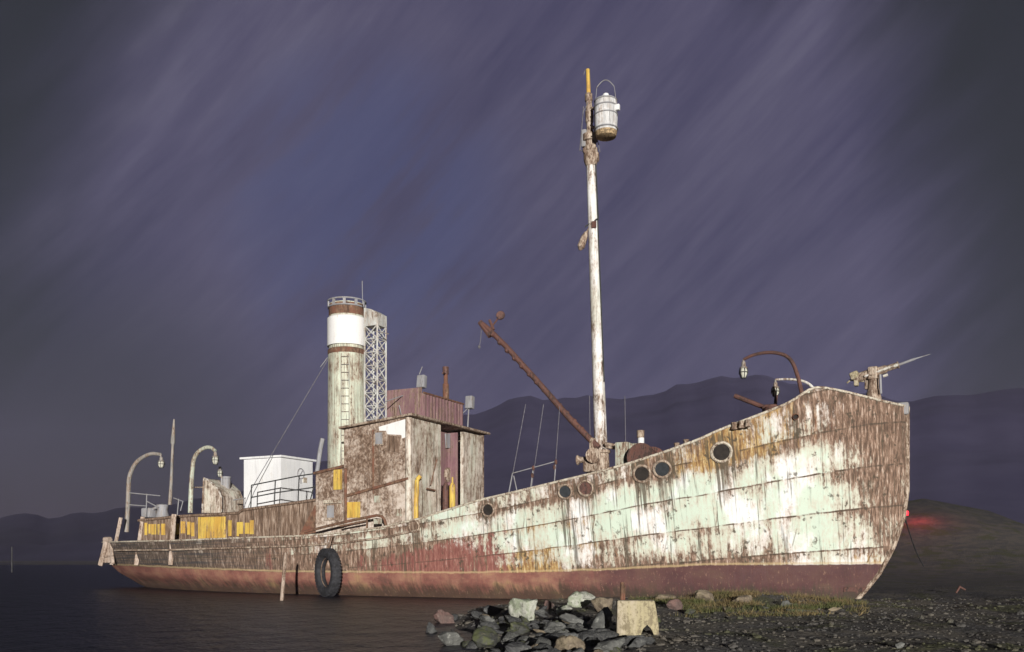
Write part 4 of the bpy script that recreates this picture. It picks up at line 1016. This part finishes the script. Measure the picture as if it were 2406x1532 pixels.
# wind-drawn clouds: noise stretched along one direction of the sky
def dot(v):
    n = t.nodes.new('ShaderNodeVectorMath'); n.operation = 'DOT_PRODUCT'; t.links.new(dirv, n.inputs[0]); n.inputs[1].default_value = v; return n.outputs['Value']
ca, sa = math.cos(R(44)), math.sin(R(44))
ua, ub, uc = dot((ca, 0, sa)), dot((-sa, 0, ca)), dot((0, 1, 0))
def comb(a, b, c):
    n = t.nodes.new('ShaderNodeCombineXYZ'); g.put(n.inputs[0], a); g.put(n.inputs[1], b); g.put(n.inputs[2], c); return n.outputs[0]
v1 = comb(g.math('MULTIPLY', ua, .9), g.math('MULTIPLY', ub, 4.2), uc)
v2 = comb(g.math('MULTIPLY', ua, 2.0), g.math('MULTIPLY', ub, 11.0), uc)
n1 = g.noise(v1, 2.0, 5, .55, .25); n2 = g.noise(v2, 2.0, 5, .6, .1); n3 = g.noise(dirv, 2.2, 3, .5)
v4 = comb(g.math('MULTIPLY', ua, 5.0), g.math('MULTIPLY', ub, 34.0), uc); n4 = g.noise(v4, 2.2, 4, .6, .05)
cl = g.math('ADD', g.math('MULTIPLY', n1, .42), g.math('ADD', g.math('MULTIPLY', n2, .20), g.math('ADD', g.math('MULTIPLY', n4, .19), g.math('MULTIPLY', n3, .22))))
col = g.ramp(cl, [(.34, (.036, .033, .072)), (.46, (.057, .051, .100)), (.57, (.086, .077, .132)), (.70, (.130, .120, .178))])
# a rift of bluer sky
rv = Vector((-.15, 1, .36)).normalized(); rift = g.math('MULTIPLY', g.step(g.math('ADD', dot(rv), g.math('MULTIPLY', g.math('SUBTRACT', n2, .5), .012)), math.cos(R(10)), math.cos(R(2))), g.step(g.math('ADD', n1, g.math('MULTIPLY', g.math('SUBTRACT', n4, .5), .5)), .40, .58))
col = g.mix(g.math('MULTIPLY', rift, .48), col, (.040, .056, .155))
# edge vignette painted into the sky colour, heavier at lower left and behind
ex = g.math('DIVIDE', dot((1, 0, 0)), .47); ez = g.math('DIVIDE', g.math('SUBTRACT', dot((0, 0, 1)), .2), .45)
dd = g.math('SQRT', g.math('ADD', g.math('MULTIPLY', ex, ex), g.math('MULTIPLY', ez, ez)))
dd = g.math('ADD', dd, g.math('MULTIPLY', g.math('SUBTRACT', .5, n1), .5))
ba = g.math('SUBTRACT', 1.0, g.step(dot((0, 1, 0)), .2, .6))
lo = g.step(dot(Vector((-.50, 1, .02)).normalized()), math.cos(R(19)), math.cos(R(5)))
vignette = g.math('MAXIMUM', g.math('MAXIMUM', g.step(dd, .74, 1.06), ba), g.math('MULTIPLY', lo, .95))
col = g.mix(g.math('MULTIPLY', vignette, .94), col, (.014, .016, .013))
t.links.new(col, bg2.inputs[0]); bg2.inputs[1].default_value = 1.0
t.links.new(bg.outputs[0], add.inputs[0]); t.links.new(bg2.outputs[0], add.inputs[1]); t.links.new(add.outputs[0], out.inputs[0])

cam = bpy.data.cameras.new('camera'); co_ = bpy.data.objects.new('camera', cam); C.objects.link(co_)
cam.sensor_width = 36; cam.lens = 36 * F / 2406; cam.shift_y = (CY - 766) / 2406; cam.clip_end = 6000; cam.clip_start = .1
co_.location = (0, 0, EYE); co_.rotation_euler = (R(90), 0, 0); sc.camera = co_
sc.view_settings.view_transform = 'Standard'; sc.view_settings.look = 'None'; sc.view_settings.exposure = 0; sc.view_settings.gamma = 1
sc.render.resolution_x = 1024; sc.render.resolution_y = 652
sc.cycles.max_bounces = 4; sc.cycles.diffuse_bounces = 2; sc.cycles.glossy_bounces = 2
